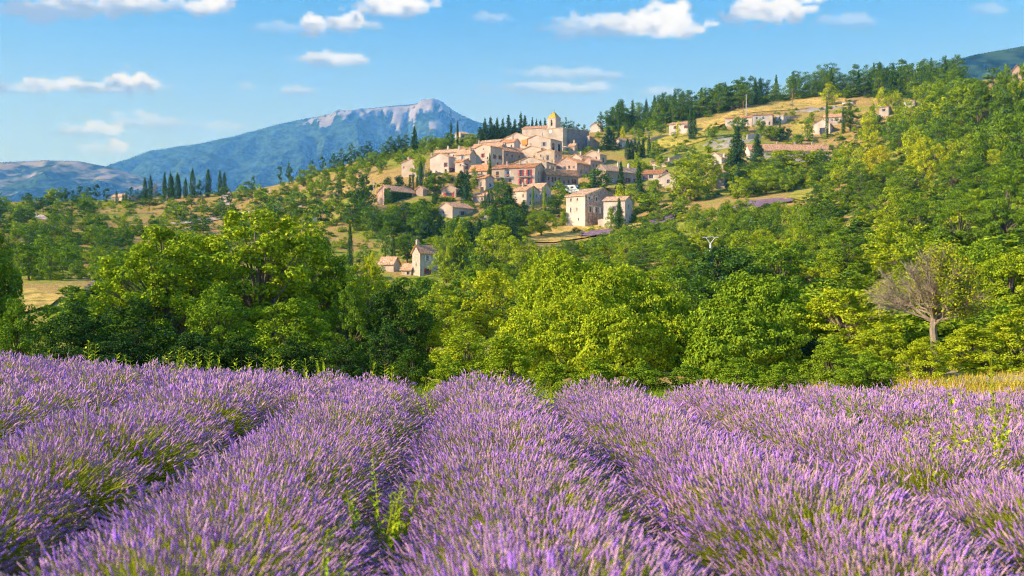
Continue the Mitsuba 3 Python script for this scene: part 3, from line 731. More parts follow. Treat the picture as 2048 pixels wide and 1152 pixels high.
# the big farmhouse and its annex
xl, xc, xr, ev, ft, d, a = FARM
fkey, ffr, fL, fR, fe, fzb = build_house('farmhouse', xl, xc, xr, ev, ft, d, a, 'gR', 2.6, .12, .22, .12,
            [('L', .74, .6, .55, .9, ''), ('L', .40, .6, .5, .8, ''), ('L', .75, 3.2, .5, 1.4, ''), ('L', .42, 3.4, .4, .7, ''), ('L', .34, 6.2, .4, .8, ''),
             ('R', .36, .2, 1.0, 1.1, ''), ('R', .14, .3, .9, .8, ''), ('R', .17, 3.0, 1.0, 1.6, ''), ('R', .36, 3.0, 1.0, 1.6, '')],
            [], 'big three-storey stone farmhouse standing alone on the golden meadow', 'farmhouse', rf=.55)
# its gable is bare rubble: a facing of single stones set proud of the wall
rng = np.random.default_rng(5)
wh = [('R', .36, .2, 1.0, 1.1), ('R', .14, .3, .9, .8), ('R', .17, 3.0, 1.0, 1.6), ('R', .36, 3.0, 1.0, 1.6)]
stones = []
z = fe - 7.6
while z < fe + 2.3:
    hh = rng.uniform(.28, .42)
    v = .1
    while v < fR - .3:
        w = rng.uniform(.35, .8)
        top = fe + 2.4 * (1 - abs(v / fR - .55) / .55) if z > fe - .3 else 1e9
        clear = all(abs(v + w / 2 - s * fR) > ww / 2 + w / 2 + .1 or z + hh < fe - dz - h2 - .12 or z > fe - dz + .1 for _, s, dz, ww, h2 in wh)
        if clear and z + hh < top and rng.random() < .96:
            stones.append((v, w, z, hh))
        v += w + .05
    z += hh + .05
for grp in range(3):
    parts = []
    for q, (v, w, z, hh) in enumerate(stones):
        if q % 3 == grp:
            b = box(-.05 - rng.uniform(0, .07), -.006, v, v + w, z, z + hh)
            b[0][:] += rng.uniform(-.012, .012, b[0].shape) * [0, 1, 1]
            parts.append(b)
    st = ffr.world(join(parts))
    k = f'{fkey}__rubble_facing' + (f'_{grp:03d}' if grp else '')
    scene[k] = mikit.ply(st, 'stone_wall_finish', uv=const_uv(st, (.55, .68, .85)[grp], .5))
    labels[k] = {'kind': 'stuff'}
for q, s in enumerate((.265, .455)):
    sm = ffr.world(box(-.18, -.13, s * fR - .4, s * fR + .4, fe - 4.7, fe - 2.9))
    scene[f'{fkey}__shutter' + ('_001' if q else '')] = mikit.ply(sm, 'paint_white')
for q in range(9):
    b0, t0 = np.array([-1.5 + .1 * (q % 3), 1.2 + q * .42, fe - 9.0]), np.array([-.25, .9 + q * .5 + (q % 2) * .5, fe - 5.2 - .5 * (q % 3)])
    pm = ffr.world(tube([b0, t0], [.09, .06], 5))
    scene[f'leaning_pole' + (f'_{q:03d}' if q else '')] = mikit.ply(pm, 'wood')
    tag('leaning_pole' + (f'_{q:03d}' if q else ''), 'weathered wooden pole leaning on the shaded gable of the big farmhouse', 'pole', 'poles leaning on the farmhouse')
xl, xc, xr, ev, ft, d, a = ANNEX
build_house('annex', xl, xc, xr, ev, ft, d, a, 'gR', 1.2, .10, .2, .12, [('L', .5, 1.6, .9, 1.2, ''), ('R', .5, 1.0, .8, 1.2, '')], [], 'pale low annex in front of the big farmhouse, behind a conifer', 'house')
# the near stone house
xl, xc, xr, ev, ft, d, a = NEARH
build_house('stone_house', xl, xc, xr, ev, ft, d, a, 'gL', 1.55, .28, .4, .5, [('R', .42, .55, .75, 1.25, 'white'), ('R', .42, 3.5, .9, 1.2, 'red'), ('L', .5, 2.2, .4, .7, '')], [(.55, .1)],
            'near stone house with a pink-tan roof and a chimney, left of the sunlit trees', 'house')

# ------------------------------------------------------------------ church
ck = key_of('church')
d = CHURCH_D
C, Lv, Rv, L, R = extents(1095, 1111, 1120, d, 35)
R = L
fr = Frame(C, Lv, Rv)
zt, z0 = at(0, 235, d)[2], at(0, 300, d)[2]
tower = cubeman(0, L, 0, R, z0, zt)
ow, oh = .95, 2.6
zo = zt - .5 - oh
for face in 'LR':
    bxm = cubeman(L / 2 - ow / 2, L / 2 + ow / 2, -.2, 1.0, zo, zo + oh - ow / 2) + m3.Manifold.cylinder(1.2, ow / 2, ow / 2, 20).rotate([-90, 0, 0]).translate([L / 2, -.2, zo + oh - ow / 2])
    if face == 'R':
        bxm = bxm.rotate([0, 0, -90]).scale([-1, 1, 1]).translate([0, 0, 0])
        bxm = cubeman(-.2, 1.0, R / 2 - .3, R / 2 + .3, zt - 1.3, zt - .8)
    tower = tower - bxm
w = fix(fr.world(mf(tower)))
scene[f'{ck}__tower'] = mikit.ply(w, 'stone_wall_finish', uv=const_uv(w, .3, .25))
corn = join([box(-.18, L + .18, -.18, R + .18, zt + .002, zt + .2), box(-.1, L + .1, -.1, R + .1, zt - 3.9, zt - 3.75)])
corn = fr.world(box(-.18, L + .18, -.18, R + .18, zt + .002, zt + .2))
scene[f'{ck}__cornice'] = mikit.ply(corn, 'stone_wall_finish', uv=const_uv(corn, .3, .1))
pv = np.array([[-.22, -.22, zt + .21], [L + .22, -.22, zt + .21], [L + .22, R + .22, zt + .21], [-.22, R + .22, zt + .21], [L / 2, R / 2, zt + 3.35]])
pf = np.array([[0, 1, 4], [1, 2, 4], [2, 3, 4], [3, 0, 4], [0, 3, 2], [0, 2, 1]])
scene[f'{ck}__spire'] = mikit.ply(fix(fr.world((pv, pf))), 'glazed_tile')
cz = zt + 3.2
cr = join([box(L / 2 - .04, L / 2 + .04, R / 2 - .04, R / 2 + .04, cz, cz + 1.0), box(L / 2 - .3, L / 2 + .3, R / 2 - .035, R / 2 + .035, cz + .6, cz + .68)])
scene[f'{ck}__spire__cross'] = mikit.ply(fr.world(cr), 'iron')
bell = trimesh.creation.revolve(np.array([(0, .8), (.18, .78), (.26, .5), (.34, .2), (.46, 0), (.42, 0), (0, .05)]), sections=16)
bell.apply_translation([L / 2, .55, zo + .7])
scene[f'{ck}__bell'] = mikit.ply(fr.world((np.array(bell.vertices), np.array(bell.faces))), 'iron')
# nave behind and left of the tower
C2, L2, R2, Ln, Rn = extents(1044, 1094, 1104, d + 8, 22)
fr2 = Frame(C2, L2, R2)
en, zn = at(0, 254, d + 8)[2], at(0, 296, d + 8)[2]
poly = [(0, zn), (8, zn), (8, en), (4, en + 1.5), (0, en)]
sol = man(fix(prism(poly, 'u', 0, Ln)))
w = fix(fr2.world(mf(sol)))
scene[f'{ck}__nave'] = mikit.ply(w, 'stone_wall_finish', uv=const_uv(w, .3, .2))
rm = fix(fr2.world(fix(roof_mesh('gR', Ln, 8, en, 1.5, .3))))
rm = join([rm, fr2.world(roof_ribs('gR', Ln, 8, en, 1.5, .3))])
scene[f'{ck}__nave__roof'] = mikit.ply(rm, 'roof_tile', uv=const_uv(rm, .4, .5))
# lit block under the tower, shaded choir wall, lower chapel
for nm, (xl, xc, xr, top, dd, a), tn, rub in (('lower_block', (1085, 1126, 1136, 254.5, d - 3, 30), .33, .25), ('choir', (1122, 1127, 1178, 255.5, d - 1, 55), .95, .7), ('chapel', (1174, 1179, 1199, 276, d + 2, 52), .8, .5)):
    C3, L3, R3, l, r = extents(xl, xc, xr, dd, a)
    f3 = Frame(C3, L3, R3)
    zt3, zb3 = at(0, top, dd)[2], at(0, 312, dd)[2]
    if nm == 'chapel':
        sol = man(fix(prism([(0, zb3), (r, zb3), (r, zt3 - 1.6), (0, zt3 + 1.0)], 'u', 0, l)))
    else:
        sol = cubeman(0, l, 0, r, zb3, zt3)
    if nm == 'choir':
        for q in (.25, .62):
            sol = sol + cubeman(-.8, .1, r * q - .7, r * q + .7, zb3, zt3 - 3.5 * (1 + q))
    w = fix(f3.world(mf(sol)))
    scene[f'{ck}__{nm}'] = mikit.ply(w, 'stone_wall_finish', uv=const_uv(w, tn, rub))
    if nm == 'lower_block':
        cu, ckz, rr = l * .6, at(0, 260, dd)[2], .72
        th = np.linspace(0, 2 * np.pi, 25)[:-1]
        dv = np.vstack([[[cu, -.1, ckz]], np.column_stack([cu + rr * np.cos(th), 0 * th - .1, ckz + rr * np.sin(th)]), np.column_stack([cu + rr * np.cos(th), 0 * th - .002, ckz + rr * np.sin(th)])])
        df = [[0, 1 + (q + 1) % 24, 1 + q] for q in range(24)] + [[1 + q, 1 + (q + 1) % 24, 25 + q] for q in range(24)] + [[1 + (q + 1) % 24, 25 + (q + 1) % 24, 25 + q] for q in range(24)]
        scene[f'{ck}__clock'] = mikit.ply(fix(f3.world((dv, np.array(df)))), {'type': 'twosided', 'bsdf': {'type': 'ref', 'id': 'paint_white'}})
        scene[f'{ck}__clock__hands'] = mikit.ply(f3.world(join([box(cu - .04, cu + .04, -.14, -.11, ckz, ckz + .55), box(cu - .04, cu + .36, -.145, -.112, ckz - .04, ckz + .04)])), 'iron')
    cp = box(-.15, l + .15, -.15, r + .15, zt3 + .003, zt3 + .2) if nm != 'chapel' else prism([(-.1, zt3 + 1.02), (r + .2, zt3 - 1.6), (r + .2, zt3 - 1.4), (-.1, zt3 + 1.25)], 'u', -.2, l + .2)
    cp = fix(f3.world(fix(cp)))
    scene[f'{ck}__{nm}__coping'] = mikit.ply(cp, 'roof_tile', uv=const_uv(cp, .1, .5))
tag(ck, 'village church with square clock tower and pointed yellow tiled spire', 'church')
BOXES.append((1044, 1200, 225, 300, d))


# ------------------------------------------------------------------ stone walls, poles, van, awnings
def wall_run(name, p0, p1, d0, d1, h, tone, rub, label, th=.5):
    a, b = at(p0[0], p0[1], d0), at(p1[0], p1[1], d1)
    t = unit((b - a)[:2])
    nrm = np.array([t[1], -t[0]]) * th / 2
    n = max(int(np.linalg.norm((b - a)[:2]) / 2.5), 2)
    rng = np.random.default_rng(int(p0[0]))
    vs = []
    for s in np.linspace(0, 1, n):
        c = a + (b - a) * s
        g = float(ground(c[0], c[1]))
        top = min(c[2], g + h + .3) + rng.uniform(-.1, .1)
        for o, z in ((1, min(g, top - h) - 1), (1, top), (-1, top), (-1, min(g, top - h) - 1)):
            vs.append([c[0] + o * nrm[0], c[1] + o * nrm[1], z])
    f = []
    for q in range(n - 1):
        for k in range(4):
            f.append([q * 4 + k, q * 4 + (k + 1) % 4, (q + 1) * 4 + (k + 1) % 4, (q + 1) * 4 + k])
    f += [[0, 1, 2, 3], [4 * n - 1, 4 * n - 2, 4 * n - 3, 4 * n - 4]]
    v, fq = np.array(vs), np.array(f)
    m = fix((v, np.vstack([fq[:, [0, 1, 2]], fq[:, [0, 2, 3]]])))
    k = put(name, m, 'stone_wall_finish', uv=const_uv(m, tone, rub))
    tag(k, label, 'wall')


wall_run('stone_wall', (962, 435), (1032, 433), 291, 293, 2.2, .95, .8, 'grey stone retaining wall above the round bright tree')
wall_run('stone_wall', (968, 430), (981, 430), 294, 294, 1.8, .3, .5, 'short pale wall pillar at the left end of the grey retaining wall')
wall_run('stone_wall', (1302, 309), (1367, 310), 378, 382, 1.4, .7, .5, 'grey garden wall behind the clipped hedge')
wall_run('stone_wall', (1494, 261), (1521, 262), 395, 397, 1.6, .25, .4, 'pale terrace wall below the pink houses')
wall_run('stone_wall', (1578, 231), (1606, 233), 432, 434, 1.2, .8, .4, 'grey wall right of the flat-roofed cube house')
wall_run('stone_wall', (740, 428), (754, 426), 303, 303, 2.6, .35, .4, 'broken pale wall standing alone in the dark bushes left below the village')
wall_run('stone_wall', (712, 470), (770, 472), 292, 296, 1.2, .6, .8, 'tumbledown stone terrace wall on the slope left of the near house')
wall_run('stone_wall', (1300, 273), (1336, 268), 418, 424, 1.2, .6, .6, 'rubble bank wall left of the red-shuttered meadow house')
wall_run('stone_wall', (258, 385), (288, 382), 428, 430, 1.6, .45, .5, 'low stone wall under the cypress row on the far left hill')
wall_run('stone_wall', (626, 430), (634, 430), 300, 300, 2.6, .3, .3, 'pale stone gate pillar on the slope left of the village')
wall_run('stone_wall', (1196, 430), (1240, 432), 276, 275, 2.2, .15, .3, 'pale terrace wall at the foot of the big farmhouse')


def pole(px, top, base, d, mat, label, r=.12, name='utility_pole'):
    p = at(px, top, d)
    zb = min(float(ground(p[0], p[1])), at(px, base, d)[2]) - .5
    k = key_of(name)
    scene[f'{k}__post'] = mikit.ply(tube([[p[0], p[1], zb], [p[0], p[1], p[2]]], [r, r * .7], 8), mat, smooth=False)
    scene[f'{k}__crossarm'] = mikit.ply(box(p[0] - .6, p[0] + .6, p[1] - .06, p[1] + .06, p[2] - .5, p[2] - .38), mat)
    tag(k, label, 'utility pole')


pole(1492.6, 187.5, 223, 440, 'concrete', 'tall pale concrete pole above the pink house', .2)
pole(1486.5, 200, 220, 446, 'wood', 'thin brown wooden pole beside the tall concrete pole', .15)
pole(1584.5, 175, 206, 462, 'wood', 'brown wooden pole in front of the ridge wood', .17)
pole(1331, 232, 250, 432, 'wood', 'grey wooden pole left of the red-shuttered meadow house', .15)
pole(540, 375, 404, 395, 'concrete', 'pale pole on the hillside right of the gravel road', .14)
pole(268, 409, 428, 380, 'concrete', 'thin pale pole below the stone cottage on the left', .13)
pole(374, 414, 430, 375, 'concrete', 'thin pole halfway between the cottage and the gravel road', .13)
pole(747, 360, 386, 322, 'concrete', 'pale pole left of the ivy-covered barn', .13)
pole(118, 568, 586, 150, 'wood', 'short wooden pole by the straw field', .1)
# white Y-headed line pole
p = at(1421, 486, 96)
gz = float(ground(p[0], p[1]))
ykey = key_of('line_pole')
scene[f'{ykey}__post'] = mikit.ply(tube([[p[0], p[1], gz - .5], p], [.14, .09], 8), 'paint_white')
ym = join([tube([p, p + [-.42, 0, .55], p + [-.62, 0, .62], p + [-.75, 0, .55]], .04, 6), tube([p, p + [.42, 0, .55], p + [.62, 0, .62], p + [.75, 0, .55]], .04, 6), tube([p + [-.42, 0, .55], p + [0, 0, .72], p + [.42, 0, .55]], .035, 6)])
scene[f'{ykey}__yoke'] = mikit.ply(ym, 'paint_white')
tag(ykey, 'white line pole with a Y-shaped head over the dark oaks', 'pole')

# parked camper van right of the house row
p = at(1147, 385, 318)
g = max(float(ground(p[0], p[1])), p[2] - .2)
vk = key_of('camper_van')
sl = m3.Manifold.extrude(m3.CrossSection([[(0, .35), (5.2, .35), (5.2, 2.65), (1.6, 2.65), (1.35, 2.0), (.75, 1.25), (.05, 1.05)]]), 2.0)
v, f = mf(sl)
v = np.column_stack([v[:, 0] - 2.6, v[:, 2] - 1.0, v[:, 1]])
f = f[:, ::-1]


def vplace(m):
    c, s = math.cos(2.6), math.sin(2.6)
    v, f = m
    return np.column_stack([p[0] + c * v[:, 0] - s * v[:, 1], p[1] + s * v[:, 0] + c * v[:, 1], g + v[:, 2]]), f


scene[f'{vk}__body'] = mikit.ply(fix(vplace((v, f))), 'paint_white')
scene[f'{vk}__stripe'] = mikit.ply(vplace(join([box(-2.3, 2.5, -1.02, -1.003, 1.0, 1.35), box(-2.3, 2.5, 1.003, 1.02, 1.0, 1.35)])), 'green_paint')
scene[f'{vk}__side_window'] = mikit.ply(vplace(join([box(-.6, .6, 1.003, 1.02, 1.6, 2.2)])), 'pane_glass')
scene[f'{vk}__side_window_001'] = mikit.ply(vplace(join([box(-.6, .6, -1.02, -1.003, 1.6, 2.2)])), 'pane_glass')
scene[f'{vk}__windscreen'] = mikit.ply(vplace((np.array([[-1.84, -.9, 1.29], [-1.84, .9, 1.29], [-1.27, .9, 2.02], [-1.27, -.9, 2.02]]) + [-.02, 0, .02], np.array([[0, 1, 2], [0, 2, 3]]))), {'type': 'twosided', 'bsdf': {'type': 'ref', 'id': 'pane_glass'}})
for q, (wx, wy) in enumerate(((-1.7, -.95), (-1.7, .95), (1.7, -.95), (1.7, .95))):
    c = trimesh.creation.cylinder(.35, .22, sections=16)
    c.apply_transform(trimesh.transformations.rotation_matrix(math.pi / 2, [1, 0, 0]))
    c.apply_translation([wx, wy, .35])
    scene[f'{vk}__wheel' + (f'_{q:03d}' if q else '')] = mikit.ply(vplace((np.array(c.vertices), np.array(c.faces))), 'tyre')
tag(vk, 'white camper van with a pale green stripe parked above the big farmhouse', 'van')


def parasol(px, py, d, label, w=3.2, flat=False):
    p = at(px, py, d)
    gz = min(float(ground(p[0], p[1])), p[2] - 2.2)
    k = key_of('parasol')
    v = np.array([[p[0] + w / 2 * math.cos(q), p[1] + w / 2 * math.sin(q), p[2] - .45] for q in np.arange(8) * math.pi / 4] + [[p[0], p[1], p[2]], [p[0], p[1], p[2] - .12]])
    f = np.array([[q, (q + 1) % 8, 8] for q in range(8)] + [[(q + 1) % 8, q, 9] for q in range(8)])
    scene[f'{k}__canopy'] = mikit.ply((v, f), {'type': 'twosided', 'bsdf': {'type': 'ref', 'id': 'paint_white'}})
    scene[f'{k}__pole'] = mikit.ply(tube([[p[0], p[1], gz], [p[0], p[1], p[2] - .1]], .05, 6), 'grey_metal')
    tag(k, label, 'parasol')


parasol(1130, 291.5, 396, 'white parasol on the terrace under the dark church wall')
parasol(927, 328, 345, 'white parasol on the terrace at the left end of the village')


# ------------------------------------------------------------------ trees
def tree_uv(n, tone, spread, rng, b0=.28, b1=.75):
    return np.repeat(np.stack([tone + spread * rng.normal(size=n), rng.uniform(b0, b1, n)], 1), 4, 0)


def clump_tree(rng, clumps, per, size, prof, flat=1.0, rad=(.10, .17), zlo=.16, aspect=.62, shell=.55, updir=.35, lobes=.35, gap=0.0):
    """Unit crown (height 1, width 1): leaf cards in clumps spread through the volume inside the outline prof(z)."""
    z = zlo + (1 - zlo) * rng.uniform(0.02, .99, clumps * 3)
    pr = prof((z - zlo) / (1 - zlo))
    keep = rng.uniform(0, 1, len(z)) < pr ** 1.2 + .08
    z = z[keep][:clumps]
    ph = rng.uniform(0, 2 * np.pi, len(z))
    off = rng.uniform(0, 9)
    lob = 1 + lobes * (meshkit.noise(np.stack([np.cos(ph) * 1.3 + off, np.sin(ph) * 1.3, z * 3.3], 1), 4) * 2 - 1)
    r = .5 * prof((z - zlo) / (1 - zlo)) * lob * (shell + (1 - shell) * rng.uniform(0, 1, len(z))) * np.where(rng.random(len(z)) < .25, .55, 1)
    r = np.maximum(r - .05, 0.0)
    cc = np.stack([r * np.cos(ph), r * np.sin(ph), z], 1)
    cr = rng.uniform(rad[0], rad[1], len(cc))
    n = len(cc) * per
    idx = np.repeat(np.arange(len(cc)), per)
    dirs = unit(rng.normal(size=(n, 3)))
    rr = cr[idx] * rng.uniform(.35, 1, n) ** .6
    c = cc[idx] + dirs * rr[:, None] * [1, 1, flat * .8]
    out = unit(c - [0, 0, .45])
    nr = dirs * .6 + out * .4 + [0, 0, updir] + .75 * rng.normal(size=(n, 3))
    s = size * rng.uniform(.65, 1.3, n)
    v, f = cards(c, nr, s, s * aspect, rng)
    return v, f, cc


def limbs(rng, cc, base=.028, fork=.3, n=9, sides=5):
    parts = [tube([[0, 0, -.06], [.01, 0, fork * .5], [.0, .01, fork], [.02, .0, fork + .25], [.02, .02, .82]], [base * 1.25, base, base * .85, base * .5, base * .12], sides + 1)]
    for q in rng.choice(len(cc), min(n, len(cc)), replace=False):
        z0 = fork * rng.uniform(.75, 1.5)
        e = cc[q]
        m = np.array([e[0] * .45, e[1] * .45, z0 + (e[2] - z0) * .6])
        parts.append(tube([[0, 0, min(z0, e[2] * .9)], m, e], [base * .5, base * .32, base * .1], sides))
    return join(parts)


PROF = dict(
    round=lambda t: np.sqrt(np.clip(1 - (2 * np.clip(t, 0, 1) * .96 - .92) ** 2, 0, 1)) * .9 + .1,
    egg=lambda t: np.clip(np.sin(np.pi * np.clip(t, 0, 1) ** .75) ** .6, 0.05, 1),
    pine=lambda t: np.clip(np.interp(t, [0, .15, .35, .7, .9, 1], [.55, .95, 1, .72, .42, .15]), .05, 1),
    dome=lambda t: np.clip(np.sqrt(np.clip(1 - np.clip(t, 0, 1) ** 2.2, 0, 1)), .08, 1),
    spindle=lambda t: np.clip(np.interp(t, [0, .1, .35, .7, .92, 1], [.6, .9, 1, .75, .3, .06]), .05, 1))


def fir_tree(rng, whorls, per, size, droop=.1, width=.5):
    c, al, cc = [], [], []
    for k in range(whorls):
        z = .08 + .90 * (k / whorls)
        r = width * (1 - z) ** .85 * rng.uniform(.8, 1.12) + .012
        for b in range(per):
            ph = rng.uniform(0, 2 * np.pi)
            rr = r * rng.uniform(.65, 1.15)
            steps = max(int(rr / (size * .42)), 1)
            for s in (np.arange(steps) + .6) / steps:
                p = np.array([rr * s * math.cos(ph), rr * s * math.sin(ph), z - droop * rr * s ** 1.6 + rng.uniform(-.012, .012)])
                c.append(p + rng.normal(size=3) * size * .25)
                al.append([math.cos(ph), math.sin(ph), -.2])
            cc.append(p)
    c.append([0, 0, 1.0 - size * .4])
    al.append([0, 0, 1])
    c, al = np.array(c), np.array(al)
    nr = np.tile([[0, 0, 1.0]], (len(c), 1)) + .6 * rng.normal(size=c.shape)
    s = size * rng.uniform(.7, 1.3, len(c))
    v, f = cards(c, nr, s * 1.35, s * .7, rng, al)
    return v, f, np.array(cc)


def cypress_tree(rng, n, size):
    t = rng.uniform(0, 1, n)
    z = .03 + .97 * t
    r = .5 * PROF['spindle'](t) * rng.uniform(.55, 1.03, n)
    ph = rng.uniform(0, 2 * np.pi, n)
    r *= 1 + .18 * np.sin(ph * 5 + z * 9)
    c = np.stack([r * np.cos(ph), r * np.sin(ph), z], 1)
    nr = np.stack([np.cos(ph), np.sin(ph), 0 * ph], 1) + .4 * rng.normal(size=(n, 3))
    al = np.tile([[0, 0, 1.0]], (n, 1))
    s = size * rng.uniform(.7, 1.3, n)
    v, f = cards(c, nr * [1, 1, .3], s * .12, s, rng, None)
    return v, f, c[:20]


TEMPL = {}


def template(kind, lod, var):
    k = (kind, lod, var)
    if k in TEMPL:
        return TEMPL[k]
    rng = np.random.default_rng(abs(hash((('broad', 'egg', 'shrub', 'pine', 'fir', 'cedar', 'cypress', 'sparse', 'vine').index(kind), lod, var))) % 2**32)
    m = (1, 2.6, 11, 28)[lod]      # leaf count factor
    sc = (1, .62, .34, .245)[lod]  # leaf size factor
    cl = (26, 46, 100, 180)[lod]
    rk = (1, .85, .60, .44)[lod]
    per = lambda tot: int(tot * m / cl)
    if kind == 'broad':
        v, f, cc = clump_tree(rng, cl, per(850), .095 * sc, PROF['round'], rad=(.09 * rk, .16 * rk))
    elif kind == 'egg':
        v, f, cc = clump_tree(rng, cl, per(800), .090 * sc, PROF['egg'], rad=(.08 * rk, .15 * rk), zlo=.08)
    elif kind == 'shrub':
        v, f, cc = clump_tree(rng, cl, per(650), .105 * sc, PROF['dome'], rad=(.10 * rk, .20 * rk), zlo=.02, lobes=.45)
    elif kind == 'vine':
        v, f, cc = clump_tree(rng, cl, per(1100), .075 * sc, PROF['dome'], rad=(.08 * rk, .17 * rk), zlo=.0, lobes=.3, shell=.8)
    elif kind == 'sparse':
        v, f, cc = clump_tree(rng, cl, per(460), .085 * sc, PROF['egg'], rad=(.07 * rk, .15 * rk), zlo=.12, lobes=.5)
    elif kind == 'pine':
        v, f, cc = clump_tree(rng, int(cl * 1.1), per(800), .085 * sc, PROF['pine'], flat=.5, rad=(.09 * rk, .15 * rk), zlo=.12, aspect=.4, lobes=.4)
    elif kind == 'fir':
        v, f, cc = fir_tree(rng, (16, 22, 30, 38)[lod], (8, 11, 15, 20)[lod], (.075, .055, .036, .026)[lod])
    elif kind == 'cedar':
        v, f, cc = fir_tree(rng, (11, 15, 20, 26)[lod], (9, 13, 18, 24)[lod], (.085, .06, .04, .028)[lod], droop=.25, width=.52)
    elif kind == 'cypress':
        v, f, cc = cypress_tree(rng, int(420 * (1, 2, 5, 8)[lod]), (.30, .22, .14, .1)[lod])
    zz, rxy = np.percentile(v[:, 2], 99.7), np.percentile(np.hypot(v[:, 0], v[:, 1]), 95)
    if kind not in ('fir', 'cedar', 'cypress'):
        sc3 = np.array([.5 / rxy, .5 / rxy, 1 / zz])
        v, cc = v * sc3, cc * sc3
    fork = dict(shrub=.06, vine=.08, cypress=.1, fir=.4, cedar=.4).get(kind, .22)
    lb = limbs(rng, cc, base=dict(cypress=.10, shrub=.02, fir=.018, cedar=.02).get(kind, .026), fork=fork, n=(4, 8, 24, 70)[lod], sides=3 if lod == 0 else 5)
    TEMPL[k] = (v, f, lb)
    return TEMPL[k]


PLYS = {}
TRUNKS = {}


def plant(name, x, y, h, w, kind, tone, label, cat, group=None, lod=0, var=0, spread=.055, bright=(.18, .92), z=None, lean=0.0, bark=.35, trunk=True):
    """One tree or shrub of height h and crown width w at (x, y)."""
    g = float(ground(x, y)) if z is None else z
    tb = round(tone * 20) / 20
    pk = (kind, lod, var, tb, spread, bright)
    if pk not in PLYS:
        v, f, lb = template(kind, lod, var)
        rng = np.random.default_rng(7 + var)
        PLYS[pk] = mikit.ply((v, f), 'leaf', uv=tree_uv(len(v) // 4, tb, spread, rng, *bright))
    tk = (kind, lod, var, bark)
    if tk not in TRUNKS:
        lb = template(kind, lod, var)[2]
        TRUNKS[tk] = mikit.ply(lb, 'bark', uv=np.tile([[.5, bark]], (len(lb[0]), 1)))
    if name == 'broadleaf_tree' and tone < .34:
        name = 'oak_tree'  # name goes by dark leaf tone alone, not by species
    k = key_of(name)
    rz = (hash((round(x * 10), round(y * 10))) % 360)
    to = T().translate([x, y, g - .15]).rotate([0, 1, 0], lean).rotate([0, 0, 1], float(rz)).scale([w, w, h])
    scene[f'{k}__crown'] = {**PLYS[pk], 'to_world': to}
    if trunk:
        scene[f'{k}__trunk'] = {**TRUNKS[tk], 'to_world': to}
    tag(k, label, cat, group)
    PLACE[k] = x / y
    return k


ORDINAL = ['first', 'second', 'third', 'fourth', 'fifth', 'sixth', 'seventh', 'eighth', 'ninth', 'tenth', 'eleventh', 'twelfth', 'thirteenth', 'fourteenth', 'fifteenth', 'sixteenth', 'seventeenth', 'eighteenth', 'nineteenth', 'twentieth',
           'twenty-first', 'twenty-second', 'twenty-third', 'twenty-fourth', 'twenty-fifth']


def in_order(group, text, pos):
    """Labels of a row of look-alikes, counted from the left."""
    ks = sorted((k for k in labels if labels[k].get('group') == group), key=lambda k: pos[k])
    for q, k in enumerate(ks):
        labels[k]['label'] = f'{ORDINAL[q]} {text}'


PLACE = {}
NAMES = dict(broad='broadleaf_tree', egg='slender_tree', sparse='thin_tree', shrub='shrub', pine='pine_tree', fir='fir_tree', cedar='cedar_tree', cypress='cypress_tree', vine='vine_thicket')


def tree(px, top, wpx, d, kind, tone, label, lod=0, var=None, group=None, **more):
    """A tree whose crown top shows at (px, top), wpx wide, standing on the ground at distance d."""
    x = (px - 1024) / FPX * d
    g = float(ground(x, d))
    h = max(EYE + (575 - top) / FPX * d - g, .8)
    var = int(px * 7 + top) % 4 if var is None else var
    return plant(more.pop('name', NAMES[kind]), x, d, h, wpx / FPX * d, kind, tone, label, NAMES[kind].replace('_', ' ').replace('broadleaf ', ''), group, lod, var, **more)


# --- the far left hill: cypress row and its neighbours
CY = 'dark cypress in the row on the far left hilltop'
for px, top, w in ((290, 356, 11), (301, 350, 10), (329, 346, 10), (341, 347, 12), (355, 347, 14), (371, 357, 11), (385, 339, 14), (416, 339, 14), (440, 342, 11), (449, 345, 10), (358, 352, 10), (345, 352, 9)):
    tree(px, top, w, 432, 'cypress', .16, CY, group='cypress row on the left hill', bright=(.2, .55))
tree(399, 358, 18, 430, 'egg', .15, 'dark rounded tree between cypresses on the far left hilltop')
tree(289, 372, 26, 428, 'egg', .14, 'dark evergreen at the left end of the cypress row')
tree(311, 363, 10, 430, 'sparse', .98, 'brown dry tree between the first cypresses of the left row')
for px, top, w, kind, tone in ((107, 373, 42, 'broad', .48), (55, 388, 30, 'broad', .35), (133, 374, 18, 'pine', .2), (146, 378, 14, 'pine', .2), (160, 370, 20, 'pine', .2), (176, 371, 20, 'pine', .25), (193, 367, 18, 'pine', .15), (213, 375, 18, 'pine', .2), (262, 372, 13, 'pine', .15), (275, 376, 12, 'pine', .2)):
    tree(px, top, w, 428, kind, tone, 'small tree on the skyline left of the cypress row', group='skyline trees left of the cypress row')
for px, top, w in ((233, 381, 6), (246, 384, 5), (252, 381, 5)):
    tree(px, top, w, 420, 'cypress', .15, 'tiny cypress in front of the stone cottage', group='tiny cypresses at the cottage')
tree(255, 397, 42, 408, 'broad', .2, 'dark round tree in front of the stone cottage')
tree(288, 400, 36, 405, 'broad', .16, 'darkest round tree right of the stone cottage')

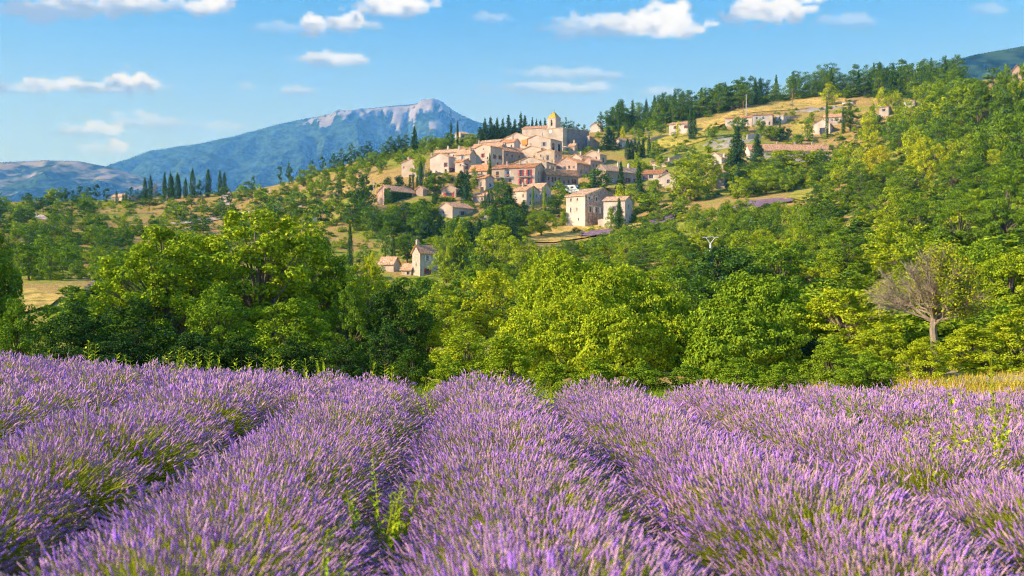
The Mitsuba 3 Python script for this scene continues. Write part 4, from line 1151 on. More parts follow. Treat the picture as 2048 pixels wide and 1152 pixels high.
# --- skyline left of the church
for px, top, w in ((560, 330, 14), (579, 324, 16), (622, 320, 12), (645, 311, 16), (506, 350, 12)):
    tree(px, top, w, 440, 'pine', .18, 'lone dark pine on the left skyline slope', group='lone pines on the left skyline')
for px, top, w, tone in ((668, 305, 22, .2), (684, 296, 24, .2), (703, 285, 26, .18), (722, 290, 22, .2), (737, 282, 24, .16), (752, 300, 20, .22), (781, 271, 26, .18), (797, 270, 26, .16), (812, 266, 24, .2), (790, 288, 22, .3), (768, 285, 20, .3)):
    tree(px, top, w, 438 if px < 760 else 430, 'pine', tone, 'dark pine on the ridge left of the village', group='pines on the ridge left of the village', lod=1)
tree(829, 247, 26, 428, 'fir', .14, 'tallest fir on the ridge left of the village', lod=1)
tree(862, 268, 34, 425, 'broad', .38, 'fresh green tree right of the tallest ridge fir', lod=1)
tree(884, 276, 30, 420, 'broad', .42, 'green tree on the ridge left of the two thin cypresses', lod=1)
tree(902, 241, 6, 440, 'cypress', .16, 'left one of two thin cypresses above the village', lod=1, bright=(.2, .5))
tree(915, 242, 6, 440, 'cypress', .16, 'right one of two thin cypresses above the village', lod=1, bright=(.2, .5))
tree(899, 262, 26, 436, 'broad', .3, 'tree at the foot of the two thin cypresses', lod=1)
tree(945, 266, 30, 432, 'broad', .48, 'olive green tree left of the fir group', lod=1)
for px, top, w in ((970, 233, 24), (981, 230, 26), (994, 232, 22), (1006, 233, 22), (1017, 225, 24), (1030, 235, 22), (1041.5, 221, 24), (1050, 226, 22), (1064.5, 232, 15), (1073, 235, 16), (1081, 237, 16), (1090, 232, 14), (988, 246, 24), (1002, 250, 24), (960, 250, 26), (1026, 250, 24), (1058, 246, 20)):
    tree(px, top, w * 1.15, 446, 'cedar' if int(px) % 3 == 0 else 'fir', .13, 'fir in the dark group left of the church tower', group='firs left of the church tower', lod=1, bright=(.25, .6))
for px, top, w in ((1133, 233, 16), (1143, 240, 20), (1125, 242, 18), (1155, 246, 20), (1168, 248, 20)):
    tree(px, top, w, 452, 'pine', .2, 'pine showing just right of the church tower', group='pines right of the church tower', lod=1)
tree(1237, 219, 9, 440, 'cypress', .16, 'single cypress right of the white gable', lod=1, bright=(.2, .5))
tree(1201, 222, 18, 470, 'pine', .17, 'dark pine top behind the white gable', lod=1)
tree(1217, 222, 20, 470, 'pine', .18, 'second dark pine top behind the white gable', lod=1)
tree(1218, 250, 60, 418, 'cedar', .12, 'broad dark cedar right of the church choir', lod=1)
tree(1246, 252, 18, 425, 'shrub', .72, 'golden bush at the foot of the single cypress', lod=1)
for px, top, w in ((1255, 278, 13), (1263, 281, 13), (1270, 279, 12), (1278, 280, 13), (1286, 276, 10)):
    tree(px, top, w, 392, 'cypress', .12, 'dark hedge cypress in front of the bungalow', group='hedge cypresses at the bungalow', bright=(.15, .45))
tree(1298, 270, 9, 390, 'cypress', .15, 'tall thin cypress right of the hedge cypresses', lod=1, bright=(.2, .5))
tree(1381, 215, 13, 405, 'cypress', .14, 'left of two thick cypresses beside the red-shuttered meadow house', lod=1, bright=(.2, .5))
tree(1388, 222, 11, 404, 'cypress', .14, 'right of two thick cypresses beside the red-shuttered meadow house', lod=1, bright=(.2, .5))
tree(1654, 196, 7, 392, 'cypress', .2, 'tallest cypress, in front of the buff bungalow', lod=1, bright=(.25, .6))
tree(1686, 214, 7, 392, 'cypress', .18, 'cypress right of the buff bungalow', lod=1, bright=(.25, .6))
tree(1560, 228, 5, 395, 'cypress', .18, 'thin cypress in front of the flat-roofed cube house', lod=1, bright=(.25, .6))
tree(1658, 162, 40, 474, 'egg', .6, 'yellow-green tree before the ridge wood', lod=1)
tree(1424, 246, 26, 400, 'broad', .42, 'round green tree at the edge of the meadow, on a bare trunk', lod=1)
tree(1356, 240, 18, 412, 'sparse', .72, 'thin yellowish tree in front of the red-shuttered meadow house')

for px, top, w, kind, tone in ((2012, 128, 30, 'broad', .4), (2052, 120, 36, 'broad', .42), (2030, 146, 34, 'egg', .36), (2000, 150, 40, 'pine', .26), (2060, 150, 40, 'broad', .34)):
    tree(px, top, w, 292 if top < 140 else 280, kind, tone, f'{"leafy" if kind != "pine" else "dark pine"} tree close to the pink walled house, {"behind" if top < 140 else "in front"}, on its {"left" if px < 2025 else "right"}', lod=1, group='trees round the pink walled house')
# --- in and around the village
tree(979.5, 306, 8, 342, 'cypress', .2, 'slim cypress beside the tall red-shuttered house', lod=1, bright=(.25, .6))
tree(838, 306, 34, 344, 'broad', .5, 'yellow-green tree in front of the tan house at the left end', lod=1)
tree(841, 322, 12, 340, 'cypress', .16, 'dark cypress in front of the yellow-green tree', lod=1)
tree(948, 332, 18, 338, 'shrub', .35, 'round clipped bush left of the small red-roofed house', lod=1)
tree(922, 336, 46, 330, 'cedar', .16, 'dark conifer in front of the white parasol terrace', lod=1)
tree(934, 336, 34, 318, 'cedar', .14, 'tall dark cedar left of the blue-shuttered corner house', lod=1)
tree(870, 346, 44, 330, 'broad', .3, 'green tree below the bright blank walled house', lod=1)
tree(860, 336, 18, 336, 'egg', .2, 'dark tree at the foot of the bright blank walled house', lod=1)
for px, top, w in ((820, 350, 7), (826, 346, 7), (834, 352, 8)):
    tree(px, top, w, 332, 'cypress', .1, 'bluish cypress in the garden above the barn', group='garden cypresses above the barn')
tree(800, 350, 44, 330, 'shrub', .12, 'dark hedge bush above the barn', lod=1)
tree(776, 352, 40, 334, 'shrub', .16, 'rounded dark bush left above the barn', lod=1)
tree(726, 345, 50, 330, 'broad', .22, 'large dark tree left of the stone barn', lod=1)
tree(722, 372, 60, 318, 'broad', .2, 'dark broad tree below left of the stone barn', lod=1)
tree(846, 398, 36, 306, 'broad', .26, 'tree under the stone shed', lod=1)
tree(872, 384, 26, 312, 'broad', .22, 'round dark tree left of the red-doored house', lod=1)
tree(800, 400, 60, 305, 'shrub', .25, 'wide dark shrub in front of the barn', lod=1)
tree(1005, 354, 44, 312, 'pine', .24, 'pine in front of the hotel terrace', lod=1)
tree(1018, 366, 60, 306, 'cedar', .2, 'spreading cedar below the hotel', lod=1)
for px, top, w in ((970, 384, 7), (977, 381, 8), (985, 386, 8)):
    tree(px, top, w, 300, 'cypress', .15, 'slender cypress in the garden above the grey retaining wall', group='garden cypresses above the retaining wall')
tree(977, 412, 28, 296, 'broad', .45, 'bright small tree left of the garden cypresses', lod=1)
tree(1010, 394, 46, 300, 'broad', .16, 'dark tree right of the garden cypresses', lod=1)
tree(1048, 396, 40, 298, 'cedar', .15, 'cedar below the blue-shuttered house', lod=1)
tree(1066, 372, 7, 304, 'cypress', .35, 'slim green cypress in front of the blue-shuttered house', lod=1)
tree(1089, 372, 8, 302, 'cypress', .5, 'yellow-green slim cypress right of the blue-shuttered house', lod=1)
tree(1120, 358, 36, 318, 'broad', .42, 'yellow-green plane tree in front of the house row', lod=1)
tree(1108, 392, 44, 298, 'broad', .18, 'dark tree left of the big farmhouse', lod=1)
tree(1126, 420, 24, 284, 'shrub', .42, 'bush against the left wall of the big farmhouse', lod=1)
tree(1082, 420, 66, 268, 'broad', .52, 'bright round almond tree on the golden meadow', lod=2, bark=.2)
tree(1195, 336, 56, 326, 'broad', .34, 'dark green tree group in front of the long grey house', lod=1)
tree(1188, 332, 20, 322, 'cedar', .06, 'bluish cedar in front of the tree group by the long grey house', lod=1)
tree(1242, 318, 24, 330, 'fir', .14, 'fir in front of the long grey house', lod=1)
tree(1278, 318, 30, 322, 'fir', .14, 'tall fir at the right end of the long grey house', lod=1)
tree(1240, 366, 36, 300, 'shrub', .58, 'bright yellow-green shrub below the long grey house', lod=1)
tree(1262, 366, 34, 296, 'broad', .5, 'olive green tree right of the bright yellow-green shrub', lod=1)
tree(1308, 357, 34, 305, 'broad', .42, 'green tree below the brown-roofed white house', lod=1)
tree(1238, 392, 36, 266, 'fir', .2, 'fir standing in front of the pale annex', lod=2)
tree(1222, 412, 28, 270, 'shrub', .42, 'bush at the corner of the pale annex', lod=1)
tree(1300, 384, 70, 280, 'broad', .44, 'broad green tree right of the pale annex', lod=1)
tree(1395, 306, 96, 312, 'broad', .55, 'big yellow-green chestnut left of the white stepped house', lod=2)
tree(1380, 342, 90, 300, 'broad', .52, 'yellow-green tree below the big chestnut', lod=1)
tree(1475, 246, 66, 330, 'cedar', .1, 'tall bluish cedar left of the long terrace', lod=2)
tree(1515, 262, 50, 322, 'cedar', .15, 'dark cedar in front of the long terrace', lod=2)
tree(1478, 330, 50, 300, 'cedar', .14, 'cedar below the tall bluish cedar', lod=1)
tree(1476, 232, 36, 415, 'broad', .42, 'green tree in front of the long pink house', lod=1)
tree(1490, 234, 20, 412, 'pine', .16, 'dark small pine in front of the long pink house', lod=1)
tree(1520, 236, 24, 408, 'broad', .38, 'fresh green tree before the taller pink house', lod=1)
tree(1542, 250, 44, 388, 'broad', .38, 'bright green tree below the taller pink house', lod=1)
tree(1568, 252, 30, 386, 'broad', .2, 'dark tree under the thin cypress', lod=1)
tree(1592, 266, 36, 380, 'shrub', .44, 'green shrub group behind the long terrace', lod=1)
tree(1616, 238, 22, 392, 'egg', .42, 'bright green small tree left of the porch house', lod=1)
tree(1575, 298, 110, 310, 'broad', .56, 'wide yellow-green tree in front of the long terrace', lod=2)
tree(1540, 330, 60, 300, 'broad', .48, 'round tree left of the wide yellow-green tree', lod=1)
tree(1640, 296, 60, 305, 'broad', .42, 'green tree at the right end of the long terrace', lod=1)
tree(1624, 300, 34, 308, 'broad', .68, 'golden tree before the right end of the long terrace', lod=1)
tree(1700, 198, 52, 395, 'pine', .28, 'large pine right of the buff bungalow', lod=2)
tree(1765, 172, 34, 405, 'broad', .6, 'gold-green tree high on the right slope', lod=1)
tree(1792, 178, 30, 405, 'broad', .55, 'second gold-green tree high on the right slope', lod=1)
tree(1846, 160, 40, 410, 'broad', .5, 'bright round tree below the ridge wood', lod=1)
tree(1875, 158, 44, 405, 'broad', .5, 'second bright round tree below the ridge wood', lod=1)
tree(1745, 205, 30, 385, 'egg', .4, 'green tree left of the gold-green pair', lod=1)
tree(1812, 198, 44, 370, 'broad', .48, 'bright green dome tree on the right slope', lod=1)
tree(1848, 272, 64, 225, 'broad', .66, 'bronze-gold tree over the grassy clearing', lod=2, bark=.8)
tree(1758, 290, 60, 262, 'broad', .68, 'golden brown tree left of the bronze-gold tree', lod=2)
tree(1722, 290, 44, 270, 'broad', .55, 'yellow-green tree left of the golden brown tree', lod=1)
tree(1212, 488, 28, 200, 'egg', .82, 'small golden tree alone on the middle slope', lod=2)
tree(1276, 486, 40, 198, 'shrub', .82, 'golden rounded bush on the middle slope', lod=2)
tree(1336, 470, 42, 200, 'shrub', .6, 'olive dome bush right of the golden rounded bush', lod=2)
tree(745, 502, 34, 205, 'shrub', .70, 'bright yellow clipped bush left of the pink-roofed outbuilding', lod=2, bright=(.6, 1.0))

# --- front of the middle slope
tree(700, 445, 13, 215, 'cypress', .18, 'dark cypress on the slope left of the near stone house', lod=1, bright=(.15, .45))
tree(786, 470, 14, 232, 'cypress', .2, 'dark cypress behind the pink-roofed outbuilding', lod=1, bright=(.15, .45))
tree(770, 440, 30, 245, 'sparse', .3, 'feathery tree above the pink-roofed outbuilding', lod=1)
tree(815, 470, 70, 236, 'broad', .3, 'green tree behind the near stone house', lod=2)
tree(922, 432, 100, 205, 'fir', .5, 'tall yellow-green conifer right of the near stone house', lod=3, var=1, bright=(.35, .85))
tree(892, 470, 70, 205, 'broad', .5, 'sunlit tree hiding the right end of the near stone house', lod=2)
tree(940, 440, 70, 250, 'cedar', .12, 'very dark conifer behind the tall yellow-green conifer', lod=2)
tree(990, 448, 80, 190, 'broad', .55, 'round yellow-green tree right of the tall conifer', lod=2, var=1)
tree(1042, 470, 84, 175, 'broad', .55, 'second round yellow-green tree right of the tall conifer', lod=2, var=2)
tree(1110, 494, 70, 130, 'broad', .6, 'golden green tree above the vine mound', lod=2)
tree(960, 492, 60, 190, 'broad', .3, 'shaded tree between the tall conifer and the round trees', lod=1)
tree(850, 440, 60, 270, 'cedar', .14, 'dark cedar left of the very dark conifer', lod=1)
tree(880, 425, 50, 275, 'fir', .14, 'dark fir above the near stone house', lod=1)


# --- scattered woods and scrub
FILLED = []
MARKS = [(1107, 240, 'the church tower'), (1152, 280, 'the dark church wall'), (1192, 250, 'the white gable'), (1255, 283, 'the bungalow'), (1358, 250, 'the red-shuttered meadow house'),
         (1478, 240, 'the long pink house'), (1526, 235, 'the taller pink house'), (1565, 235, 'the flat-roofed cube house'), (1668, 238, 'the buff bungalow'), (1642, 255, 'the porch house'), (1695, 206, 'the small white ridge house'),
         (1575, 300, 'the long terrace'), (1440, 312, 'the white stepped house'), (1312, 345, 'the brown-roofed white house'), (1238, 352, 'the long grey house'), (1185, 415, 'the big farmhouse'), (1238, 420, 'the pale annex'),
         (1040, 350, 'the red-shuttered hotel'), (880, 325, 'the bright blank walled house'), (820, 335, 'the tan house'), (792, 388, 'the ivy-covered barn'), (900, 385, 'the red-doored house'), (910, 420, 'the house behind the conifers'),
         (845, 520, 'the near stone house'), (776, 520, 'the pink-roofed outbuilding'), (238, 395, 'the stone cottage'), (370, 365, 'the cypress row'), (452, 395, 'the gravel road'), (829, 255, 'the tallest ridge fir'), (908, 258, 'the two thin cypresses'),
         (1000, 432, 'the grey retaining wall'), (1140, 465, 'the golden meadow'), (1421, 478, 'the white line pole'), (1276, 497, 'the golden rounded bush'), (1212, 500, 'the small golden tree'), (1336, 485, 'the olive dome bush'),
         (1848, 320, 'the bronze-gold tree'), (1758, 320, 'the golden brown tree'), (1772, 185, 'the gold-green pair'), (1860, 172, 'the two bright round trees'), (2034, 145, 'the pink walled house'), (1658, 185, 'the yellow-green tree before the ridge wood'),
         (1868, 570, 'the twiggy grey tree'), (1520, 405, 'the lavender strip'), (1600, 388, 'the yellow grass clearing'), (1550, 465, 'the straw clearing'), (1395, 340, 'the big chestnut'), (1585, 190, 'the brown ridge pole'), (1492, 205, 'the tall concrete pole'),
         (1381, 235, 'the two thick cypresses'), (1237, 240, 'the single cypress'), (1218, 275, 'the broad dark cedar'), (50, 600, 'the straw field'), (205, 575, 'the distant lavender plot'), (60, 430, 'the far left track'), (60, 478, 'the pale broken rock'),
         (540, 390, 'the pale hillside pole'), (700, 475, 'the dark slope cypress'), (520, 450, 'the tallest walnut'), (335, 480, 'the wide walnut'), (268, 418, 'the thin pole by the cottage'), (374, 422, 'the thin middle pole'), (630, 435, 'the stone gate pillar'),
         (922, 470, 'the tall yellow-green conifer'), (1255, 560, 'the tall vine tower'), (1440, 520, 'the dark oak'), (1690, 600, 'the bright leafy tree by the twiggy tree'), (2010, 380, 'the right-edge pine')]
WORDS = dict(broad='round tree', egg='slender tree', sparse='thin airy tree', shrub='bush', pine='pine', fir='fir', cedar='cedar')


def name_filled():
    """Labels for the scattered trees: tone, kind, and their rank from the nearest landmark on one side."""
    ords = ['nearest', 'second nearest', 'third nearest', 'fourth nearest', 'fifth nearest', 'sixth nearest', 'seventh nearest', 'eighth nearest', 'ninth nearest', 'tenth nearest', 'eleventh nearest', 'twelfth nearest']
    bins = {}
    for key, px, py, kind, tone in FILLED:
        dm = [math.hypot(px - mx, (py - my) * 1.2) for mx, my, _ in MARKS]
        m = int(np.argmin(dm))
        dx, dy = px - MARKS[m][0], py - MARKS[m][1]
        side = ('left of' if dx < 0 else 'right of') if abs(dx) > abs(dy) else ('above' if dy < 0 else 'below')
        tn = 'dark green' if tone < .27 else 'mid green' if tone < .41 else 'fresh green' if tone < .5 else 'yellow-green'
        bins.setdefault((tn, WORDS[kind], side, m), []).append((dm[m], key))
    for (tn, kd, side, m), items in bins.items():
        for r, (_, key) in enumerate(sorted(items)):
            head = '' if len(items) == 1 else (ords[r] if r < 12 else f'{ORDINAL[r]} nearest') + ' '
            labels[key]['label'] = f'{head}{tn} {kd} {side} {MARKS[m][2]}'


def fill(poly, n, kinds, label, group, hm, ratio, gap, seed, lod=0, cat=None, spread=.05, maxtry=40):
    """Trees at random feet inside a polygon of the hill, none in front of a house, none too close to another."""
    rng = np.random.default_rng(seed)
    pg = Polygon(poly)
    x0, y0, x1, y1 = pg.bounds
    done, tries = [], 0
    while len(done) < n and tries < n * maxtry:
        tries += 1
        px, py = rng.uniform(x0, x1), rng.uniform(y0, y1)
        if not contains_xy(pg, px, py):
            continue
        p = hit(px, py)
        if p is None:
            continue
        kind, t0, t1, hk = kinds[rng.integers(len(kinds))]
        h = rng.uniform(*hm) * hk
        w = h * rng.uniform(*ratio) * (.62 if kind in ('fir', 'cypress') else 1)
        if any((p[0] - q[0]) ** 2 + (p[1] - q[1]) ** 2 < (gap * (w + q[2]) / 2) ** 2 for q in done):
            continue
        d = p[1]
        pxl, pxr, pt = px - w * .45 / d * FPX, px + w * .45 / d * FPX, 575 - (p[2] + h - EYE) / d * FPX
        if any(d < b[4] + 4 and pxr > b[0] + 1 and pxl < b[1] - 1 and pt < b[3] - 2 and py > b[2] for b in BOXES):
            continue
        done.append((p[0], p[1], w))
        lab = label[kind] if isinstance(label, dict) else label
        tn = rng.uniform(t0, t1)
        kk = plant(NAMES[kind], p[0], p[1], h, w, kind, tn, lab, NAMES[kind].replace('_', ' ').replace('broadleaf ', ''), group if isinstance(group, str) else group[kind], lod, int(rng.integers(4)), spread=spread)
        FILLED.append((kk, px, (py + pt) / 2, kind, tn))


fill([(1225, 262), (1300, 252), (1400, 236), (1440, 226), (1560, 200), (1640, 192), (1750, 194), (1890, 200), (1940, 190), (1900, 162), (1800, 160), (1700, 172), (1560, 188), (1400, 214), (1300, 236), (1210, 252)], 150,
     [('pine', .2, .3, 1), ('pine', .18, .28, 1.1), ('pine', .26, .38, .9), ('fir', .16, .24, 1.05)], {'pine': 'dark pine in the dense wood along the right skyline', 'fir': 'dark fir in the dense wood along the right skyline'}, {'pine': 'pines of the ridge wood', 'fir': 'firs of the ridge wood'}, (10, 14), (.62, .85), .5, 1, 1)
fill([(1690, 250), (1760, 235), (1880, 215), (2048, 190), (2120, 200), (2120, 330), (1900, 345), (1830, 330), (1700, 300)], 62,
     [('broad', .3, .46, 1), ('pine', .24, .38, 1.15), ('pine', .2, .32, 1.2), ('broad', .44, .6, .9), ('egg', .34, .5, 1)],
     dict(broad='leafy tree in the mixed wood on the upper right slope', egg='slender leafy tree in the mixed wood on the upper right slope', pine='pine in the mixed wood on the upper right slope'), dict(broad='leafy trees of the upper right wood', egg='slender trees of the upper right wood', pine='pines of the upper right wood'), (8, 12), (.7, .95), .52, 2, 1)
fill([(1690, 320), (1830, 350), (1900, 350), (2120, 340), (2120, 470), (1900, 500), (1700, 470), (1620, 440), (1640, 400)], 60,
     [('broad', .34, .5, 1), ('broad', .46, .62, .9), ('pine', .24, .36, 1.2), ('shrub', .42, .56, .6), ('egg', .4, .56, 1)],
     dict(broad='leafy tree on the lower right slope', egg='slender leafy tree on the lower right slope', pine='pine on the lower right slope', shrub='shrub on the lower right slope'), dict(broad='leafy trees of the lower right slope', egg='slender trees of the lower right slope', pine='pines of the lower right slope', shrub='shrubs of the lower right slope'), (5, 8.2), (.75, 1.05), .5, 3, 2)
fill([(1330, 420), (1480, 425), (1600, 412), (1680, 420), (1660, 480), (1560, 500), (1400, 520), (1250, 520), (1080, 500), (1150, 490), (1260, 470)], 85,
     [('broad', .3, .46, 1), ('shrub', .3, .5, .7), ('broad', .38, .52, .9), ('sparse', .35, .5, 1)],
     dict(broad='small tree on the orchard slope below the farmhouse', sparse='thin small tree on the orchard slope below the farmhouse', shrub='shrub on the orchard slope below the farmhouse'), dict(broad='small trees of the orchard slope', sparse='thin trees of the orchard slope', shrub='shrubs of the orchard slope'), (3.0, 5.0), (.85, 1.15), .6, 4, 1)
fill([(880, 560), (1000, 530), (1150, 505), (1300, 500), (1420, 510), (1600, 495), (1700, 480), (1720, 560), (1500, 620), (1200, 620), (900, 640), (820, 610)], 120,
     [('broad', .24, .38, 1), ('broad', .44, .6, .95), ('egg', .34, .56, 1.15), ('shrub', .3, .52, .65), ('sparse', .4, .6, 1), ('pine', .2, .34, 1.1)],
     dict(pine='pine in the wood on the middle slope', broad='sunlit tree in the wood on the middle slope', egg='slender sunlit tree in the wood on the middle slope', sparse='thin sunlit tree in the wood on the middle slope', shrub='sunlit shrub in the wood on the middle slope'), dict(pine='pines of the middle wood', broad='sunlit trees of the middle wood', egg='slender trees of the middle wood', sparse='thin trees of the middle wood', shrub='shrubs of the middle wood'), (2.8, 4.8), (.9, 1.25), .5, 5, 2)
fill([(690, 440), (760, 412), (860, 400), (900, 440), (970, 452), (1040, 450), (1060, 480), (960, 500), (840, 480), (720, 470)], 40,
     [('broad', .24, .4, 1), ('shrub', .28, .44, .7), ('fir', .14, .22, 1.3), ('pine', .2, .3, 1.1)],
     dict(broad='dark leafy tree below the left part of the village', fir='dark fir below the left part of the village', pine='dark pine below the left part of the village', shrub='dark shrub below the left part of the village'), dict(broad='dark trees below the village', fir='dark firs below the village', pine='dark pines below the village', shrub='dark shrubs below the village'), (5.5, 8.5), (.85, 1.15), .5, 6, 1)
fill([(-40, 400), (100, 398), (260, 405), (420, 400), (560, 375), (660, 350), (740, 345), (700, 400), (640, 450), (560, 480), (400, 500), (200, 520), (-40, 520)], 250,
     [('shrub', .34, .48, 1), ('shrub', .42, .56, .8), ('broad', .32, .48, 1.5), ('shrub', .44, .58, .6), ('pine', .2, .28, 1.5)],
     dict(broad='small tree scattered on the dry left hillside', pine='small pine scattered on the dry left hillside', shrub='scrub bush scattered on the dry left hillside'), dict(broad='small trees of the left hillside', pine='small pines of the left hillside', shrub='scrub bushes of the left hillside'), (2.0, 4.8), (1.0, 1.5), .68, 7, 0)
fill([(40, 470), (130, 440), (180, 445), (250, 470), (260, 520), (240, 560), (60, 560), (-40, 540), (-40, 500)], 40,
     [('broad', .28, .4, 1), ('broad', .4, .54, .9), ('shrub', .38, .54, .7), ('egg', .32, .44, 1)],
     dict(broad='leafy tree in the little valley on the left', egg='slender tree in the little valley on the left', shrub='bush in the little valley on the left'), dict(broad='leafy trees of the left valley', egg='slender trees of the left valley', shrub='bushes of the left valley'), (4, 6.5), (.8, 1.1), .65, 8, 1)
fill([(620, 345), (700, 318), (800, 296), (870, 288), (900, 296), (850, 312), (800, 330), (740, 360), (660, 372)], 42,
     [('shrub', .35, .5, .7), ('broad', .32, .46, 1), ('broad', .4, .55, .9)], dict(broad='olive green tree on the slope left of the village', shrub='olive green bush on the slope left of the village'), dict(broad='trees on the slope left of the village', shrub='bushes on the slope left of the village'), (3, 5.5), (.85, 1.15), .65, 9, 0)
fill([(1190, 262), (1300, 250), (1340, 262), (1300, 276), (1230, 274), (1190, 290)], 26,
     [('broad', .3, .46, 1), ('shrub', .42, .56, .7), ('pine', .2, .3, 1.2)], dict(broad='tree on the slope right of the church', pine='pine on the slope right of the church', shrub='bush on the slope right of the church'), dict(broad='trees right of the church', pine='pines right of the church', shrub='bushes right of the church'), (3.5, 6.5), (.7, 1.0), .65, 10, 0)
fill([(1255, 312), (1330, 300), (1420, 296), (1420, 330), (1370, 345), (1250, 335)], 22,
     [('broad', .36, .5, 1), ('shrub', .42, .56, .7)], dict(broad='garden tree between the lower village and the chestnut', shrub='garden bush between the lower village and the chestnut'), dict(broad='garden trees right of the village', shrub='garden bushes right of the village'), (3, 5), (.8, 1.1), .65, 11, 0)
fill([(1440, 330), (1500, 335), (1640, 330), (1700, 320), (1690, 375), (1600, 380), (1480, 400), (1420, 390)], 46,
     [('broad', .4, .56, 1), ('broad', .3, .44, 1), ('shrub', .42, .56, .7), ('pine', .18, .28, 1.2)], dict(broad='leafy tree on the slope below the long terrace', pine='pine on the slope below the long terrace', shrub='bush on the slope below the long terrace'), dict(broad='trees below the long terrace', pine='pines below the long terrace', shrub='bushes below the long terrace'), (5, 8), (.85, 1.15), .5, 12, 1)
fill([(1440, 260), (1600, 228), (1700, 225), (1720, 270), (1600, 282), (1480, 280)], 22,
     [('shrub', .4, .55, .8), ('broad', .38, .5, 1)], dict(broad='small garden tree among the houses of the upper slope', shrub='garden bush among the houses of the upper slope'), dict(broad='garden trees of the upper slope', shrub='garden bushes of the upper slope'), (2, 4), (.9, 1.2), .7, 13, 0)
fill([(-60, 640), (160, 625), (230, 560), (330, 520), (560, 500), (700, 520), (860, 560), (900, 640), (600, 660), (-60, 690)], 46,
     [('broad', .24, .42, 1), ('shrub', .3, .46, .7), ('egg', .34, .5, 1)], dict(broad='leafy tree in the hollow behind the big left trees', egg='slender tree in the hollow behind the big left trees', shrub='bush in the hollow behind the big left trees'), dict(broad='trees of the hollow', egg='slender trees of the hollow', shrub='bushes of the hollow'), (3.5, 5.5), (.8, 1.1), .65, 14, 1)

# low scrub that closes the woods between the trees
def scrub(name, polys, n, tones, hm, seed, label, lod=0):
    rng = np.random.default_rng(seed)
    groups = []
    for q, tn in enumerate(tones):
        v, f, _ = template('shrub', lod, q % 4)
        gk = f'{name}_clump_group_{seed}{q}'
        scene[gk] = {'type': 'shapegroup', 'a': mikit.ply((v, f), 'leaf', uv=tree_uv(len(v) // 4, tn, .05, np.random.default_rng(q)))}
        groups.append(gk)
    k, cnt = key_of(name), 0
    per = n // len(polys)
    for poly in polys:
        pg = Polygon(poly)
        x0, y0, x1, y1 = pg.bounds
        made = tries = 0
        while made < per and tries < per * 8:
            tries += 1
            px, py = rng.uniform(x0, x1), rng.uniform(y0, y1)
            if not contains_xy(pg, px, py):
                continue
            p = hit(px, py)
            if p is None:
                continue
            h = rng.uniform(*hm)
            w = h * rng.uniform(1.3, 2.0)
            if any(p[1] < b[4] + 3 and px + w * .5 / p[1] * FPX > b[0] and px - w * .5 / p[1] * FPX < b[1] and py - h / p[1] * FPX < b[3] - 2 and py > b[2] for b in BOXES):
                continue
            scene[f'{k}__{cnt:03d}'] = {'type': 'instance', 'to_world': T().translate([p[0], p[1], p[2] - .2]).rotate([0, 0, 1], float(rng.uniform(0, 360))).scale([w, w, h]), 'g': {'type': 'ref', 'id': groups[int(rng.integers(len(groups)))]}}
            made += 1
            cnt += 1
    tag(k, label, 'scrub', kind='stuff')


RIDGE = [(1225, 262), (1300, 252), (1400, 238), (1440, 226), (1560, 202), (1640, 194), (1750, 196), (1890, 202), (1940, 190), (1900, 165), (1800, 163), (1700, 175), (1560, 190), (1400, 216), (1300, 238), (1210, 252)]
UPPER = [(1700, 255), (1760, 235), (1880, 210), (2048, 180), (2120, 200), (2120, 345), (1900, 345), (1830, 345), (1700, 310)]
LOWER = [(1690, 320), (1830, 350), (1900, 350), (2120, 340), (2120, 500), (1900, 560), (1700, 540), (1620, 440), (1640, 400)]
MIDDLE = [(850, 560), (1000, 520), (1150, 500), (1300, 500), (1420, 515), (1600, 500), (1700, 480), (1720, 620), (1500, 660), (1200, 660), (900, 660), (820, 620)]
ORCH = [(1330, 420), (1480, 425), (1600, 412), (1680, 420), (1660, 480), (1560, 500), (1400, 520), (1250, 520), (1080, 500), (1150, 490), (1260, 470)]
BELOWV = [(690, 440), (760, 412), (860, 400), (900, 440), (970, 452), (1040, 450), (1060, 480), (960, 500), (840, 520), (720, 470)]
TERR = [(1440, 330), (1500, 335), (1640, 330), (1700, 320), (1690, 375), (1600, 380), (1480, 400), (1420, 390)]
HOLLOW = [(100, 640), (160, 610), (230, 560), (330, 510), (560, 490), (700, 520), (860, 560), (900, 660), (600, 680), (100, 690)]
scrub('undergrowth', [RIDGE], 280, (.24, .32, .38), (1.5, 4), 61, 'dark undergrowth between the pines of the ridge wood')
scrub('undergrowth', [UPPER, LOWER], 420, (.26, .34, .42, .48), (1.4, 3.4), 62, 'green undergrowth closing the wood on the right slope')
scrub('undergrowth', [MIDDLE, ORCH], 420, (.24, .34, .44, .54), (1.0, 2.6), 63, 'sunlit undergrowth of the middle slope')
scrub('undergrowth', [BELOWV, TERR], 330, (.3, .38, .46, .54), (1.2, 2.8), 64, 'dark undergrowth below the village and the long terrace')
scrub('undergrowth', [[(1700, 545), (1800, 520), (1950, 520), (2120, 520), (2120, 690), (1990, 700), (1740, 715)]], 170, (.42, .5, .56), (.8, 2.0), 70, 'bright green bushes on the bank behind the twiggy grey tree', 1)
scrub('undergrowth', [HOLLOW], 200, (.24, .34, .42), (1.4, 3.0), 65, 'undergrowth in the hollow behind the walnut group')
LEFTH = [(-40, 402), (100, 400), (260, 408), (420, 402), (560, 378), (660, 352), (740, 345), (700, 400), (640, 450), (560, 480), (400, 500), (200, 560), (-40, 560)]
scrub('scrubland', [LEFTH], 760, (.42, .5, .56, .62), (.6, 1.7), 66, 'low scrub dotting the dry left hillside')
